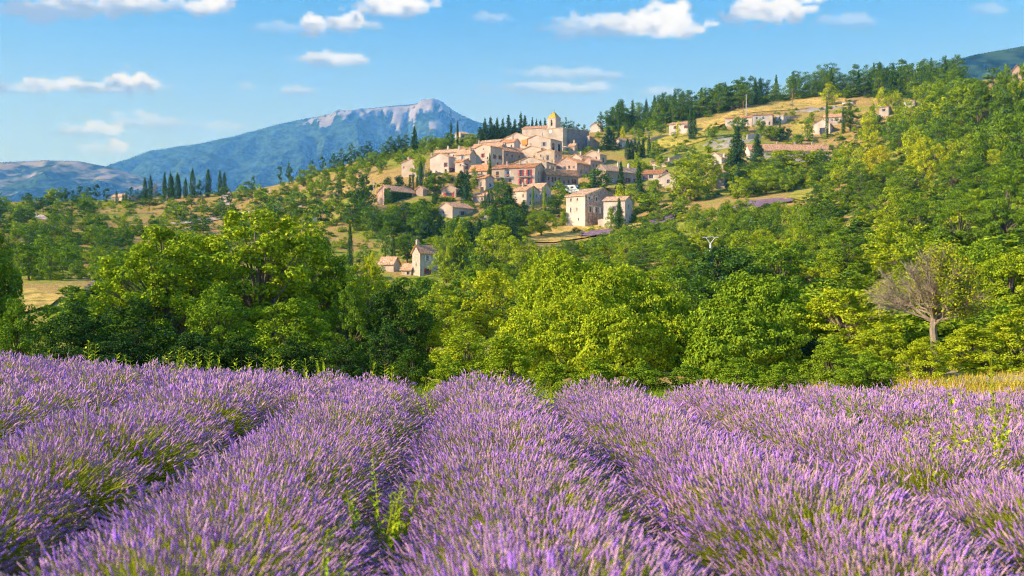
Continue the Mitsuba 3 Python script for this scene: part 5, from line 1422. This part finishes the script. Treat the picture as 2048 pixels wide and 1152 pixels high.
VILL = [(800, 390), (860, 350), (940, 350), (1010, 372), (1100, 395), (1180, 360), (1300, 372), (1420, 330), (1430, 400), (1270, 460), (1130, 470), (1000, 440), (880, 440)]
scrub('scrubland', [[(590, 425), (720, 415), (770, 500), (700, 530), (590, 500)]], 90, (.3, .4, .48, .54), (.6, 2.2), 71, 'scrub on the open slope left of the near stone house')
scrub('scrubland', [VILL], 240, (.24, .34, .44, .5), (.8, 2.2), 67, 'garden shrubs and scrub between the houses at the foot of the village')
SKYL = [(560, 345), (700, 312), (800, 290), (900, 280), (1000, 276), (1060, 272), (1000, 290), (900, 296), (800, 312), (700, 345)]
scrub('scrubland', [SKYL], 140, (.3, .4, .5), (.8, 2.4), 68, 'green scrub on the ridge left of the church')
RMEAD = [(1200, 268), (1300, 256), (1420, 240), (1560, 212), (1700, 205), (1700, 300), (1560, 290), (1400, 300), (1260, 310)]
scrub('scrubland', [RMEAD], 260, (.34, .42, .5, .58), (.5, 1.6), 69, 'scattered low bushes on the upper meadow slope')

name_filled()
in_order('cypress row on the left hill', 'cypress from the left in the far left hilltop row', PLACE)
in_order('skyline trees left of the cypress row', 'small tree from the left on the far left skyline', PLACE)
in_order('pines on the ridge left of the village', 'pine from the left on the ridge left of the village', PLACE)
in_order('firs left of the church tower', 'fir from the left in the dark group before the church tower', PLACE)
in_order('lone pines on the left skyline', 'lone pine from the left on the left skyline slope', PLACE)
in_order('pines right of the church tower', 'pine from the left just right of the church tower', PLACE)
in_order('hedge cypresses at the bungalow', 'hedge cypress from the left in front of the bungalow', PLACE)
in_order('garden cypresses above the barn', 'bluish garden cypress from the left above the barn', PLACE)
in_order('garden cypresses above the retaining wall', 'slender garden cypress from the left above the grey retaining wall', PLACE)
in_order('tiny cypresses at the cottage', 'tiny cypress from the left by the stone cottage', PLACE)
in_order('trees round the pink walled house', 'tree from the left round the pink walled house', PLACE)
in_order('poles leaning on the farmhouse', 'leaning wooden pole from the left on the farmhouse gable', {f'leaning_pole_{q:03d}' if q else 'leaning_pole': q for q in range(9)})
# bright hedges and ivy
tree(1280, 320, 54, 362, 'shrub', .56, 'bright green hedge above the long grey house', lod=1, name='hedge')
tree(1322, 308, 34, 370, 'shrub', .5, 'clipped bright green garden bush by the grey garden wall', lod=1)
tree(1176, 291, 26, 405, 'shrub', .5, 'bright hedge at the foot of the dark church wall', lod=1, name='hedge')
fr, L, R, e, zb = IVY_HOUSE
rng = np.random.default_rng(12)
n = 2600
u, z = rng.uniform(0, L * .42, n), rng.uniform(zb + 1, e + .9, n)
v2, z2 = rng.uniform(0, R * .8, n), rng.uniform(zb + 1, e, n)
c = np.vstack([np.column_stack([u, -rng.uniform(.05, .35, n), z]), np.column_stack([-rng.uniform(.05, .5, n), v2, z2])])
cw, _ = fr.world((c, np.zeros((1, 3), int)))
vv, ff = cards(cw, np.tile([[0, -.7, .5]], (len(cw), 1)) + .5 * rng.normal(size=cw.shape), .34, .28, rng)
scene['ivy'] = mikit.ply((vv, ff), 'leaf', uv=tree_uv(len(cw), .26, .05, rng))
tag('ivy', 'dark ivy growing over the corner of the stone barn', 'ivy')


# ------------------------------------------------------------------ the tree belt behind the lavender
def near(px, top, wpx, d, kind, tone, label, lod=3, **k):
    return tree(px, top, wpx, d, kind, tone, label, lod=lod, **k)


def vine_thicket(blobs, n, tone, label):
    """Climbers over dead trees: leaves hang all over the outside of a heap of lumps."""
    rng = np.random.default_rng(int(blobs[0][0]))
    C = np.array([at(px, py, d) for px, py, rx, ry, d in blobs])
    R = np.array([[rx * d / FPX, min(rx, 60) * d / FPX * 1.1, ry * d / FPX] for px, py, rx, ry, d in blobs])
    w = (R[:, 0] * R[:, 2]) / (R[:, 0] * R[:, 2]).sum()
    b = rng.choice(len(blobs), n * 2, p=w)
    u = unit(rng.normal(size=(n * 2, 3)))
    lump = 1 + .55 * (meshkit.fbm(u * 3.4 + b[:, None] * 7.3, 3, 2) - .5) * 2
    sh = np.where(rng.random(n * 2) < .3, rng.uniform(.8, .93, n * 2), rng.uniform(.95, 1.06, n * 2))
    p = C[b] + u * R[b] * (lump * sh)[:, None]
    ins = np.zeros(len(p), bool)
    for q in range(len(blobs)):
        ins |= (b != q) & ((((p - C[q]) / R[q]) ** 2).sum(1) < .72)
    ins |= p[:, 2] < ground(p[:, 0], p[:, 1])
    p, u = p[~ins][:n], u[~ins][:n]
    sz = rng.uniform(.06, .125, len(p))
    v, f = cards(p, u + [0, 0, .25] + .6 * rng.normal(size=p.shape), sz, sz * .75, rng, np.tile([[0, 0, -1.0]], (len(p), 1)) + .4 * rng.normal(size=p.shape))
    k = key_of('vine_thicket')
    scene[f'{k}__foliage'] = mikit.ply((v, f), 'leaf', uv=tree_uv(len(p), tone, .06, rng, .2, .95))
    for q in range(len(blobs)):
        g = float(ground(C[q, 0], C[q, 1]))
        st = tube([[C[q, 0], C[q, 1], g - .2], [C[q, 0] + .2, C[q, 1], (g + C[q, 2]) / 2], C[q] + [0, 0, R[q, 2] * .7]], [.14, .1, .03], 5)
        scene[f'{k}__stem' + (f'_{q:03d}' if q else '')] = mikit.ply(st, 'bark', uv=np.tile([[.5, .3]], (len(st[0]), 1)))
    tag(k, label, 'thicket')


near(520, 416, 330, 42, 'broad', .55, 'tallest walnut tree of the left group, sunlit at its top', var=0, spread=.07, bark=.6)
near(335, 450, 270, 40, 'broad', .49, 'wide walnut tree left of the tallest walnut', var=1, spread=.06, bark=.6)
near(640, 470, 160, 46, 'egg', .34, 'darker tree at the right edge of the walnut group', var=2, spread=.06)
near(438, 560, 190, 33, 'shrub', .40, 'leafy thicket in front of the walnut trees', var=0)
near(590, 590, 190, 32, 'shrub', .46, 'thicket under the tallest walnut, right side', var=1)
near(275, 590, 200, 32, 'shrub', .22, 'dark thicket under the wide walnut', var=2, bright=(.2, .5))
near(150, 600, 180, 30, 'shrub', .14, 'very dark evergreen thicket at the lower left', var=3, bright=(.15, .45))
near(40, 590, 130, 31, 'shrub', .3, 'bush at the left edge behind the lavender', var=1)
near(390, 655, 150, 27, 'shrub', .16, 'low thicket coloured dark for shade at the field edge under the walnuts, left', var=1, bright=(.12, .4))  # low thickets added with darkened leaves, painting the shade under the trees
near(480, 660, 150, 27, 'shrub', .2, 'low thicket coloured dark for shade at the field edge under the walnuts, middle', var=2, bright=(.12, .4))
near(585, 665, 160, 26.5, 'shrub', .18, 'low thicket coloured dark for shade at the field edge under the walnuts, right', var=3, bright=(.12, .4))
near(690, 670, 140, 26, 'shrub', .2, 'low thicket coloured dark for shade at the field edge under the airy tree', var=0, bright=(.12, .4))
near(240, 655, 170, 27, 'shrub', .14, 'low thicket coloured darkest for shade at the field edge on the left', var=3, bright=(.12, .35))
near(820, 690, 120, 25, 'shrub', .24, 'low bush coloured dark for shade at the field edge left of the central furrow', var=2, bright=(.15, .45))  # end of the darkened thickets: tree-foot shade put into the leaf colour
near(1388, 640, 110, 41, 'shrub', .14, 'added bush coloured dark for the shadow in the gap between the vine thickets', var=2, bright=(.1, .4))  # bush added with darkened leaves to paint the shadow in this gap
near(1635, 668, 90, 35, 'shrub', .16, 'added bush coloured dark for shadow right of the second vine thicket', var=1, bright=(.1, .4))  # filler bush, the shadow beside the thicket put into its leaf colour
near(1165, 560, 60, 46, 'fir', .2, 'dark conifer poking out between the vine towers', var=1, bright=(.1, .4))
tree(1962, 255, 60, 190, 'fir', .3, 'tall pointed fir near the right edge, left one', lod=2)
tree(2026, 228, 70, 185, 'fir', .28, 'tall pointed fir at the right edge', lod=2)
tree(1908, 300, 60, 190, 'pine', .3, 'pine left of the two tall pointed firs', lod=2)
tree(1985, 420, 80, 110, 'fir', .34, 'pointed conifer above the sunlit right-edge tree', lod=2)
tree(1655, 400, 70, 170, 'pine', .3, 'pine right of the straw clearing', lod=2)
tree(1600, 440, 60, 140, 'egg', .52, 'slender bright tree right of the straw clearing', lod=2)
near(-6, 462, 90, 46, 'broad', .36, 'dark tree cut by the left edge of the view', var=1, bright=(.2, .55))
near(736, 508, 120, 46, 'sparse', .64, 'airy yellow-green tree right of the walnut group', var=0, spread=.06, bark=.7)
near(700, 560, 110, 40, 'egg', .42, 'leafy tree in front of the airy yellow-green tree', var=3)
near(796, 560, 150, 40, 'shrub', .24, 'dark bushy tree in the gap right of the walnut group', var=2, bright=(.15, .5))
near(770, 640, 150, 28, 'shrub', .2, 'dark thicket at the foot of the dark bushy tree', var=0, bright=(.2, .5))
near(880, 560, 120, 62, 'egg', .56, 'yellow-green tree behind the central hedge', var=1, lod=2)
near(975, 535, 130, 64, 'egg', .62, 'golden green tree behind the central hedge', var=2, lod=2)
near(850, 620, 110, 42, 'shrub', 0.58, 'sunlit bush left of the central hedge', var=2)
near(930, 640, 140, 30, 'shrub', 0.57, 'sunlit hedge bush left of the vine mound', var=3)
near(1010, 660, 160, 26, 'shrub', .52, 'low sunlit hedge bush in front of the vine mound', var=1)
near(900, 700, 110, 24, 'shrub', .44, 'low bush at the field edge where the central furrow ends', var=0)
vine_thicket([(1090, 600, 50, 75, 44), (1130, 562, 45, 50, 43), (1215, 610, 80, 75, 42), (1270, 592, 60, 54, 43), (1300, 640, 70, 70, 42), (1345, 690, 60, 60, 41), (1130, 685, 90, 75, 38),
              (1235, 700, 100, 75, 37), (1060, 695, 70, 65, 38), (1320, 722, 75, 55, 40), (1180, 645, 70, 65, 40)], 140000, .53, 'tall vine-draped thicket with a ragged top, in the middle behind the lavender')
vine_thicket([(1510, 622, 75, 64, 38), (1450, 662, 62, 62, 36), (1562, 672, 66, 66, 37), (1500, 705, 105, 75, 35), (1430, 722, 52, 50, 35), (1590, 732, 52, 50, 36)], 95000, .43, 'big vine-draped dark green thicket right of the shadowed gap')
near(1105, 712, 120, 24, 'shrub', .44, 'dark green low bush at the field edge under the vine mound', var=1)
near(1190, 705, 130, 24, 'shrub', .46, 'low bush at the field edge right under the vine mound', var=2)
near(1285, 712, 120, 25, 'shrub', .42, 'shadowed low bush at the field edge', var=3)
near(1370, 715, 110, 25, 'shrub', .38, 'bush at the field edge in the dark gap', var=0)
near(1470, 705, 150, 25, 'shrub', .44, 'low bush in front of the big dark green thicket', var=2)
near(1560, 712, 120, 24, 'shrub', .44, 'second low bush in front of the big dark green thicket', var=1)
near(1440, 492, 190, 84, 'broad', .22, 'dark oak under the white line pole', lod=2, var=1)
near(1350, 530, 150, 70, 'egg', .36, 'green tree left of the dark oak', lod=2, var=0)
near(1560, 480, 150, 85, 'broad', .32, 'green oak right of the dark oak', lod=2, var=2)
near(1690, 570, 210, 36, 'broad', 0.59, 'bright green leafy tree left of the grey twiggy tree', var=3)
near(1760, 640, 150, 33, 'shrub', 0.57, 'bright bush at the foot of the bright green leafy tree', var=0)
near(1735, 692, 150, 25, 'shrub', .46, 'rounded bush at the corner of the field by the track', var=3)
near(1660, 660, 120, 30, 'shrub', .46, 'dark bush behind the rounded corner bush', var=1)
near(1950, 640, 170, 31, 'shrub', 0.6, 'bright leafy bush behind the track', var=1)
near(2035, 610, 150, 31, 'shrub', 0.6, 'bright leafy bush at the right edge', var=2)
near(1850, 665, 110, 30, 'shrub', 0.58, 'bright bush in front of the grey twiggy tree', var=2)
near(2020, 500, 160, 48, 'broad', 0.56, 'sunlit tree behind the bushes at the right edge', var=0)
near(1950, 480, 130, 60, 'broad', .42, 'green tree behind the grey twiggy tree', lod=2, var=1)
near(1800, 440, 130, 95, 'broad', .56, 'yellow-green tree above the bright green leafy tree', lod=2, var=1)
near(1690, 455, 110, 100, 'pine', .34, 'pine above the bright green leafy tree', lod=2, var=1)
near(2010, 330, 120, 110, 'pine', .36, 'tall green pine at the right edge', lod=2, var=2)
near(1920, 380, 120, 115, 'pine', .34, 'tall green pine left of the right-edge pine', lod=2, var=3)
near(2060, 200, 150, 170, 'pine', .3, 'very tall pine rising at the right edge', lod=2, var=1)
# trees just outside the left edge, whose shade falls on the foot of the walnut group
near(-90, 440, 240, 33, 'broad', .3, 'tree beyond the left edge', var=2)
near(-230, 400, 260, 36, 'broad', .3, 'second tree beyond the left edge', var=3)

# the grey, half-dead twiggy tree
rng = np.random.default_rng(42)
d = 33.0
base = np.array([(1868 - 1024) / FPX * d, d, 0])
base[2] = float(ground(base[0], base[1]))
tz = at(1868, 640, d)[2]
tk = key_of('twiggy_tree')
trunk = [tube([base - [0, 0, .3], base + [.02, 0, .8], [base[0] - .03, d, tz - .3], [base[0] + .02, d, tz + .35]], [.17, .14, .12, .11], 8)]
twigs, tips = [], []
for q in range(46):
    ph, el = rng.uniform(0, 2 * np.pi), rng.uniform(.25, 1.45)
    dr_ = np.array([math.cos(ph) * math.cos(el), math.sin(ph) * math.cos(el), math.sin(el)])
    ln = rng.uniform(1.1, 2.05)
    s = np.array([base[0], d, tz + rng.uniform(-.2, .4)])
    mid = s + dr_ * ln * .45 + rng.normal(size=3) * .08
    e = s + dr_ * ln + [0, 0, .15] + rng.normal(size=3) * .12
    trunk.append(tube([s, mid, e], [.045, .028, .012], 5))
    for t in range(80):
        f0 = rng.uniform(.3, 1)
        o = mid + (e - mid) * (f0 - .3) / .7 if f0 > .3 else mid
        d2 = unit(dr_ + .75 * rng.normal(size=3) + [0, 0, .35])
        l2 = rng.uniform(.25, .6)
        twigs.append(tube([o, o + d2 * l2 * .5 + rng.normal(size=3) * .03, o + d2 * l2], [.008, .006, .004], 3))
        tips.append(o + d2 * l2)
tr = join(trunk)
scene[f'{tk}__trunk'] = mikit.ply(tr, 'bark', uv=np.tile([[.5, 1.2]], (len(tr[0]), 1)))
tw = join(twigs)
scene[f'{tk}__twigs'] = mikit.ply(tw, 'bark', uv=np.tile([[.5, 1.35]], (len(tw[0]), 1)))
labels[f'{tk}__twigs'] = {'kind': 'stuff', 'label': 'bare grey twigs'}
tips = np.array(tips)
tips = tips[tips[:, 0] > base[0] - .35]
tips = np.repeat(tips, 4, 0) + rng.normal(size=(len(tips) * 4, 3)) * .09
vv, ff = cards(tips, rng.normal(size=tips.shape) + [0, 0, .4], .09, .06, rng)
scene[f'{tk}__leaves'] = mikit.ply((vv, ff), 'leaf', uv=tree_uv(len(tips), .6, .12, rng, .2, .6))
labels[f'{tk}__leaves'] = {'kind': 'stuff'}
tag(tk, 'half-dead twiggy grey tree with a pale trunk behind the track', 'tree')

# ------------------------------------------------------------------ lavender
ROW_GAP, X0, LEAN = 2.0, .41, -.05
rng = np.random.default_rng(99)


def spike_mesh(sides, rings):
    t = np.linspace(0, 1, rings)
    r = np.where(np.arange(rings) % 2 == 0, .55, 1.0) * np.interp(t, [0, .15, .6, 1], [.55, .95, .85, .3])
    g = np.arange(sides) * 2 * np.pi / sides
    v = np.stack([np.cos(g)[None] * r[:, None], np.sin(g)[None] * r[:, None], np.broadcast_to(t[:, None], (rings, sides))], -1).reshape(-1, 3)
    i, j = np.meshgrid(np.arange(rings - 1), np.arange(sides), indexing='ij')
    q = np.stack([i * sides + j, i * sides + (j + 1) % sides, (i + 1) * sides + (j + 1) % sides, (i + 1) * sides + j], -1).reshape(-1, 4)
    f = np.vstack([q[:, [0, 1, 2]], q[:, [0, 2, 3]], [[(rings - 1) * sides + k, (rings - 1) * sides + k + 1, (rings - 1) * sides] for k in range(1, sides - 1)]])
    return v, f


def lavender_bush(rng, n, sides, rings, fat, a=1.02, b=.62, c=.63):
    th = np.arccos(rng.uniform(.10, 1, n))
    ph = rng.uniform(0, 2 * np.pi, n)
    rr = rng.uniform(.80, 1.05, n) * (1 + .10 * np.sin(3 * ph + 1))
    tip = np.stack([a * np.sin(th) * np.cos(ph), b * np.sin(th) * np.sin(ph), c * np.cos(th) ** .8], 1) * rr[:, None]
    root = np.stack([.28 * np.sin(th) * np.cos(ph), .2 * np.sin(th) * np.sin(ph), .05 + 0 * th], 1)
    root[:, :2] += rng.normal(size=(n, 2)) * .06
    dr_ = unit(tip - root + .12 * rng.normal(size=(n, 3)) + [0, 0, .10])
    up = unit(dr_ + [0, 0, .22] + .14 * rng.normal(size=(n, 3)))
    ln = rng.uniform(.045, .082, n)
    patch = meshkit.noise(tip * 5.5 + rng.uniform(0, 50, 3), 3)
    bloom = rng.random(n) > sstep(.58, .72, patch) * .75      # patches gone to stem
    # flower spikes
    sv, sf = spike_mesh(sides, rings)
    t = unit(np.cross(up, rng.normal(size=(n, 3))))
    bb = np.cross(up, t)
    wd = fat * rng.uniform(.75, 1.25, n)
    wd, ln = np.where(bloom, wd, wd * .35), np.where(bloom, ln, ln * .5)
    V = (tip[:, None] + sv[None, :, :1] * wd[:, None, None] * t[:, None] + sv[None, :, 1:2] * wd[:, None, None] * bb[:, None] + sv[None, :, 2:] * ln[:, None, None] * up[:, None]).reshape(-1, 3)
    F = (sf[None] + (np.arange(n) * len(sv))[:, None, None]).reshape(-1, 3)
    hue = np.clip(rng.beta(1.5, 1.6, n), 0, 1)
    br = rng.uniform(.30, .80, n)
    u = np.repeat(hue, len(sv)) + np.tile(rng.uniform(-.25, .25, len(sv)), n)
    spikes = (V, F, np.stack([np.clip(u, 0, 1), np.repeat(br, len(sv)) + np.tile(np.linspace(-.1, .12, rings).repeat(sides), n)], 1))
    # stems, as narrow ribbons from inside the bush to the spike
    mid = root + (tip - root) * .55 + [0, 0, .03]
    st0 = root + (tip - root) * .30
    side = unit(np.cross(dr_, rng.normal(size=(n, 3)))) * .0022 * (1 + fat * 20)
    S = np.stack([st0 - side, st0 + side, mid - side, mid + side, tip - side * .7, tip + side * .7], 1).reshape(-1, 3)
    k = np.arange(n)[:, None] * 6
    SF = np.concatenate([k + [0, 1, 3], k + [0, 3, 2], k + [2, 3, 5], k + [2, 5, 4]], 1).reshape(-1, 3)
    su = np.repeat(np.stack([rng.uniform(0, 1, n), rng.uniform(.3, .8, n)], 1), 6, 0)
    # grey-green leaves in the heart of the bush
    m = n // 2
    th2, ph2 = np.arccos(rng.uniform(.0, 1, m)), rng.uniform(0, 2 * np.pi, m)
    dd = np.stack([np.sin(th2) * np.cos(ph2), np.sin(th2) * np.sin(ph2), np.cos(th2)], 1)
    c0 = dd * [a * .62, b * .7, c * .58] * rng.uniform(.5, 1.0, m)[:, None] + [0, 0, .04]
    lv, lf = cards(c0, rng.normal(size=(m, 3)), .16, .022 * (1 + fat * 15), rng, along=dd + [0, 0, .4])
    lu = np.repeat(np.stack([rng.uniform(.1, .5, m), rng.uniform(.25, .6, m)], 1), 4, 0)
    return spikes, ((np.vstack([S, lv])), np.vstack([SF, lf + len(S)]), np.vstack([su, lu]))


LODS = []
for lod, (n, sides, rings, fat, K) in enumerate(((1650, 4, 7, .0080, 5), (1350, 4, 4, .0097, 4), (1000, 3, 4, .0118, 4))):
    for k in range(K):
        sp, stm = lavender_bush(np.random.default_rng(500 + lod * 10 + k), n, sides, rings, fat)
        scene[f'lavender_spike_group_{lod}{k}'] = {'type': 'shapegroup', 'a': mikit.ply((sp[0], sp[1]), 'lavender_flower', uv=sp[2], smooth=(lod < 2))}
        scene[f'lavender_stem_group_{lod}{k}'] = {'type': 'shapegroup', 'a': mikit.ply((stm[0], stm[1]), 'lavender_stem', uv=stm[2])}
    LODS.append(K)

ROWNAMES = {-1: 'first', 0: 'central', 1: 'first'}
ORD = ['', 'first', 'second', 'third', 'fourth', 'fifth', 'sixth', 'seventh', 'eighth', 'ninth', 'tenth']
for k in range(-7, 8):
    bushes = []
    y = 1.4 + rng.uniform(0, .4)
    end = 18.6 + rng.uniform(-.2, .2) + .12 * max(0, -k - 1)
    while y < end:
        x = X0 + k * ROW_GAP + LEAN * y + rng.normal() * .07
        if abs(x) < .53 * y + 2.2:
            bushes.append((x, y, rng.uniform(.86, 1.12)))
        y += rng.uniform(.58, .80)
    if k <= -2:                        # the far left end of the field has grown together
        for y in np.arange(14.2, 18.8, .62):
            x = X0 + (k + .5) * ROW_GAP + LEAN * y + rng.normal() * .1
            if abs(x) < .53 * y + 2.2:
                bushes.append((x, y + rng.normal() * .1, rng.uniform(.82, 1.02)))
    if not bushes:
        continue
    rk = key_of('lavender_row')
    for q, (x, y, s) in enumerate(bushes):
        dist = math.hypot(x, y)
        lod = 0 if dist < 7.5 else 1 if dist < 12.5 else 2
        v = rng.integers(LODS[lod])
        g = float(ground(x, y))
        to = T().translate([x, y, g - .02]).rotate([0, 0, 1], float(rng.normal() * 9 + 180 * (rng.random() < .5)) + 2.9).scale([s * rng.uniform(.94, 1.05), s, s * rng.uniform(.92, 1.08)])
        for part in ('spike', 'stem'):
            scene[f'{rk}__{"flower_spikes" if part == "spike" else "stems"}__{q:03d}'] = {'type': 'instance', 'to_world': to, 'g': {'type': 'ref', 'id': f'lavender_{part}_group_{lod}{v}'}}
    lab = 'central lavender row running straight away from the camera' if k == 0 else f'{ORD[abs(k)]} lavender row {"left" if k < 0 else "right"} of the central row'
    tag(rk, lab, 'lavender row', 'rows of lavender in bloom')
    labels[f'{rk}__flower_spikes'] = {'kind': 'stuff'}
    labels[f'{rk}__stems'] = {'kind': 'stuff'}


# ------------------------------------------------------------------ weeds, saplings and grass at the field
def weed(px, base_py, d, h, label, name='weed', tone=.5, pairs=9, leaf=.07, stems=1, seed=0, spreadx=.1, up=.6):
    rng = np.random.default_rng(1000 + seed + int(px))
    p = at(px, base_py, d)
    g = float(ground(p[0], p[1]))
    top = g + h
    sp, lc, ln, la, ls = [], [], [], [], []
    for s in range(stems):
        off = np.array([rng.normal() * spreadx, rng.normal() * spreadx, 0]) * (stems > 1)
        hh = h * rng.uniform(.7, 1) if s else h
        b = np.array([p[0], p[1], g - .05]) + off * .4
        t = b + [off[0] * 1.2 + rng.normal() * .04, off[1], hh]
        m = (b + t) / 2 + rng.normal(size=3) * .02
        sp.append(tube([b, m, t], [.007, .006, .003], 4))
        for q in range(pairs):
            f = .3 + .7 * (q + .5) / pairs
            c = b + (t - b) * f
            a0 = rng.uniform(0, np.pi)
            for w in (0, np.pi):
                dirn = np.array([math.cos(a0 + w), math.sin(a0 + w), up])
                sz = leaf * (1.25 - .75 * f) * rng.uniform(.8, 1.2)
                for step in (.55, 1.25):
                    lc.append(c + unit(dirn) * sz * step * .8)
                    ln.append([-dirn[0] * .5, -dirn[1] * .5, 1.0])
                    la.append(dirn)
                    ls.append(sz)
    k = key_of(name)
    sm = join(sp)
    scene[f'{k}__stem'] = mikit.ply(sm, 'lavender_stem', uv=np.tile([[.6, .4]], (len(sm[0]), 1)))
    lc, ln, la, ls = map(np.array, (lc, ln, la, ls))
    v, f = cards(lc, ln + .25 * rng.normal(size=ln.shape), ls, ls * .5, rng, la)
    scene[f'{k}__leaves'] = mikit.ply((v, f), 'leaf', uv=tree_uv(len(lc), tone, .05, rng, .4, .9))
    labels[f'{k}__leaves'] = {'kind': 'stuff'}
    tag(k, label, 'weed' if name == 'weed' else 'sapling')


# saplings standing along the far edge of the lavender on the left
for q, (px, top) in enumerate(((172, 676), (190, 682), (95, 690), (235, 703), (335, 700), (352, 688), (368, 690), (386, 695), (398, 690), (417, 695), (440, 705), (470, 712), (490, 712), (548, 688), (560, 708), (585, 715), (610, 712), (635, 715), (650, 712), (745, 715), (765, 722), (785, 725), (525, 712), (300, 706))):
    d = 20.0 + (q % 3) * .5
    x = (px - 1024) / FPX * d
    h = EYE + (575 - top) / FPX * d - float(ground(x, d))
    weed(px, 780, d, max(h, .4), 'yellow-green sapling shoot standing along the left far edge of the lavender', 'sapling', .52, 9, .14, 1, q)
labs = [k for k in labels if k.startswith('sapling')]
SAP = [172, 190, 95, 235, 335, 352, 368, 386, 398, 417, 440, 470, 490, 548, 560, 585, 610, 635, 650, 745, 765, 785, 525, 300]
for k in labs:
    if '__' not in k:
        labels[k]['group'] = 'sapling shoots along the lavender edge'
in_order('sapling shoots along the lavender edge', 'yellow-green sapling shoot from the left along the far lavender edge', {('sapling' + (f'_{q:03d}' if q else '')): px for q, px in enumerate(SAP)})
weed(762, 990, 7.0, .78, 'bright green leafy weed clump in the furrow left of the central row', 'weed', .45, 14, .062, 9, 1, .2)
weed(640, 1130, 4.9, .84, 'tall green weed spire in the lavender at the bottom left of centre', 'weed', .45, 18, .06, 2, 2, .03)
weed(655, 1145, 4.8, .66, 'small weed beside the tall green spire at the bottom', 'weed', .45, 8, .06, 4, 3, .08)
weed(1975, 860, 10.2, 1.35, 'tall airy weed with yellow-green leaves at the right of the lavender', 'weed', .52, 12, .10, 5, 4, .22)
weed(1998, 770, 12.5, 1.6, 'thin red-stemmed sapling behind the tall airy weed', 'weed', .45, 10, .09, 2, 5, .1)
weed(1695, 800, 13.6, 1.05, 'dark leafy weed poking out at the right far end of the lavender', 'weed', .3, 9, .12, 6, 6, .28)
weed(1850, 870, 9.4, .95, 'sprawling pale weed in the right of the lavender', 'weed', .5, 8, .09, 4, 7, .26)
weed(285, 745, 15.5, .98, 'green weed sticking out of the far left lavender', 'weed', .48, 9, .09, 4, 8, .16)
weed(190, 760, 14.0, .9, 'small weed in the far left lavender', 'weed', .52, 7, .08, 2, 9, .1)
weed(680, 830, 11.5, .95, 'slim weed on the row left of the central row', 'weed', .48, 9, .07, 2, 10, .08)
weed(330, 755, 15.2, .95, 'weed with dull leaves right of the green one in the far left lavender', 'weed', .4, 8, .08, 3, 11, .2)
weed(1095, 785, 15.6, .9, 'low weed in the first furrow right of the central row', 'weed', .48, 8, .08, 4, 12, .12)
weed(870, 780, 15.4, .85, 'green weed at the far end of the furrow left of the central row', 'weed', .46, 8, .08, 4, 13, .12)
weed(662, 1010, 7.0, .62, 'low bright weed in the lavender left of the furrow clump', 'weed', .5, 9, .05, 4, 14, .1)

# grass along the far edge of the field and by the track
rng = np.random.default_rng(77)


def grass(name, n, sample, hgt, tone, label):
    xy = sample(n)
    g = ground(xy[:, 0], xy[:, 1])
    h = rng.uniform(hgt[0], hgt[1], n)
    ph = rng.uniform(0, 2 * np.pi, n)
    ln = np.stack([np.cos(ph) * .28, np.sin(ph) * .28, np.ones(n)], 1)
    b = np.column_stack([xy, g - .02])
    side = np.stack([-np.sin(ph), np.cos(ph), 0 * ph], 1) * .008
    m, t = b + ln * h[:, None] * .5, b + ln * h[:, None] * [1, 1, 1] + np.stack([np.cos(ph) * .1, np.sin(ph) * .1, 0 * ph], 1) * h[:, None]
    V = np.stack([b - side, b + side, m - side * .8, m + side * .8, t], 1).reshape(-1, 3)
    k = np.arange(n)[:, None] * 5
    F = np.concatenate([k + [0, 1, 3], k + [0, 3, 2], k + [2, 3, 4]], 1).reshape(-1, 3)
    uv = np.repeat(np.stack([np.clip(tone + .12 * rng.normal(size=n), 0, .95), rng.uniform(.35, .9, n)], 1), 5, 0)
    kk = put(name, (V, F), 'leaf', uv=uv)
    tag(kk, label, 'grass', kind='stuff')


grass('grass', 20000, lambda n: np.column_stack([rng.uniform(-13, 11, n), rng.uniform(19.6, 24, n)]), (.15, .45), .40, 'wild grass along the far edge of the lavender field')


def trackside(n):
    y = rng.uniform(17.3, 30, n)
    x = rng.uniform(.30, .58, n) * y
    px = 1024 + x / y * FPX
    py = 575 - (ground(x, y) - EYE) / y * FPX
    bare = (meshkit.noise(np.stack([x * .5, y * .9, 0 * x], 1), 6) > .52) & (y > 19.5) & (y < 24)
    keep = ~bare
    return np.column_stack([x, y])[keep][: n] if keep.sum() else np.column_stack([x, y])


xy = trackside(26000)
grass('grass', len(xy), lambda n: xy, (.08, .26), .90, 'dry yellow grass on both sides of the dirt track at the right')
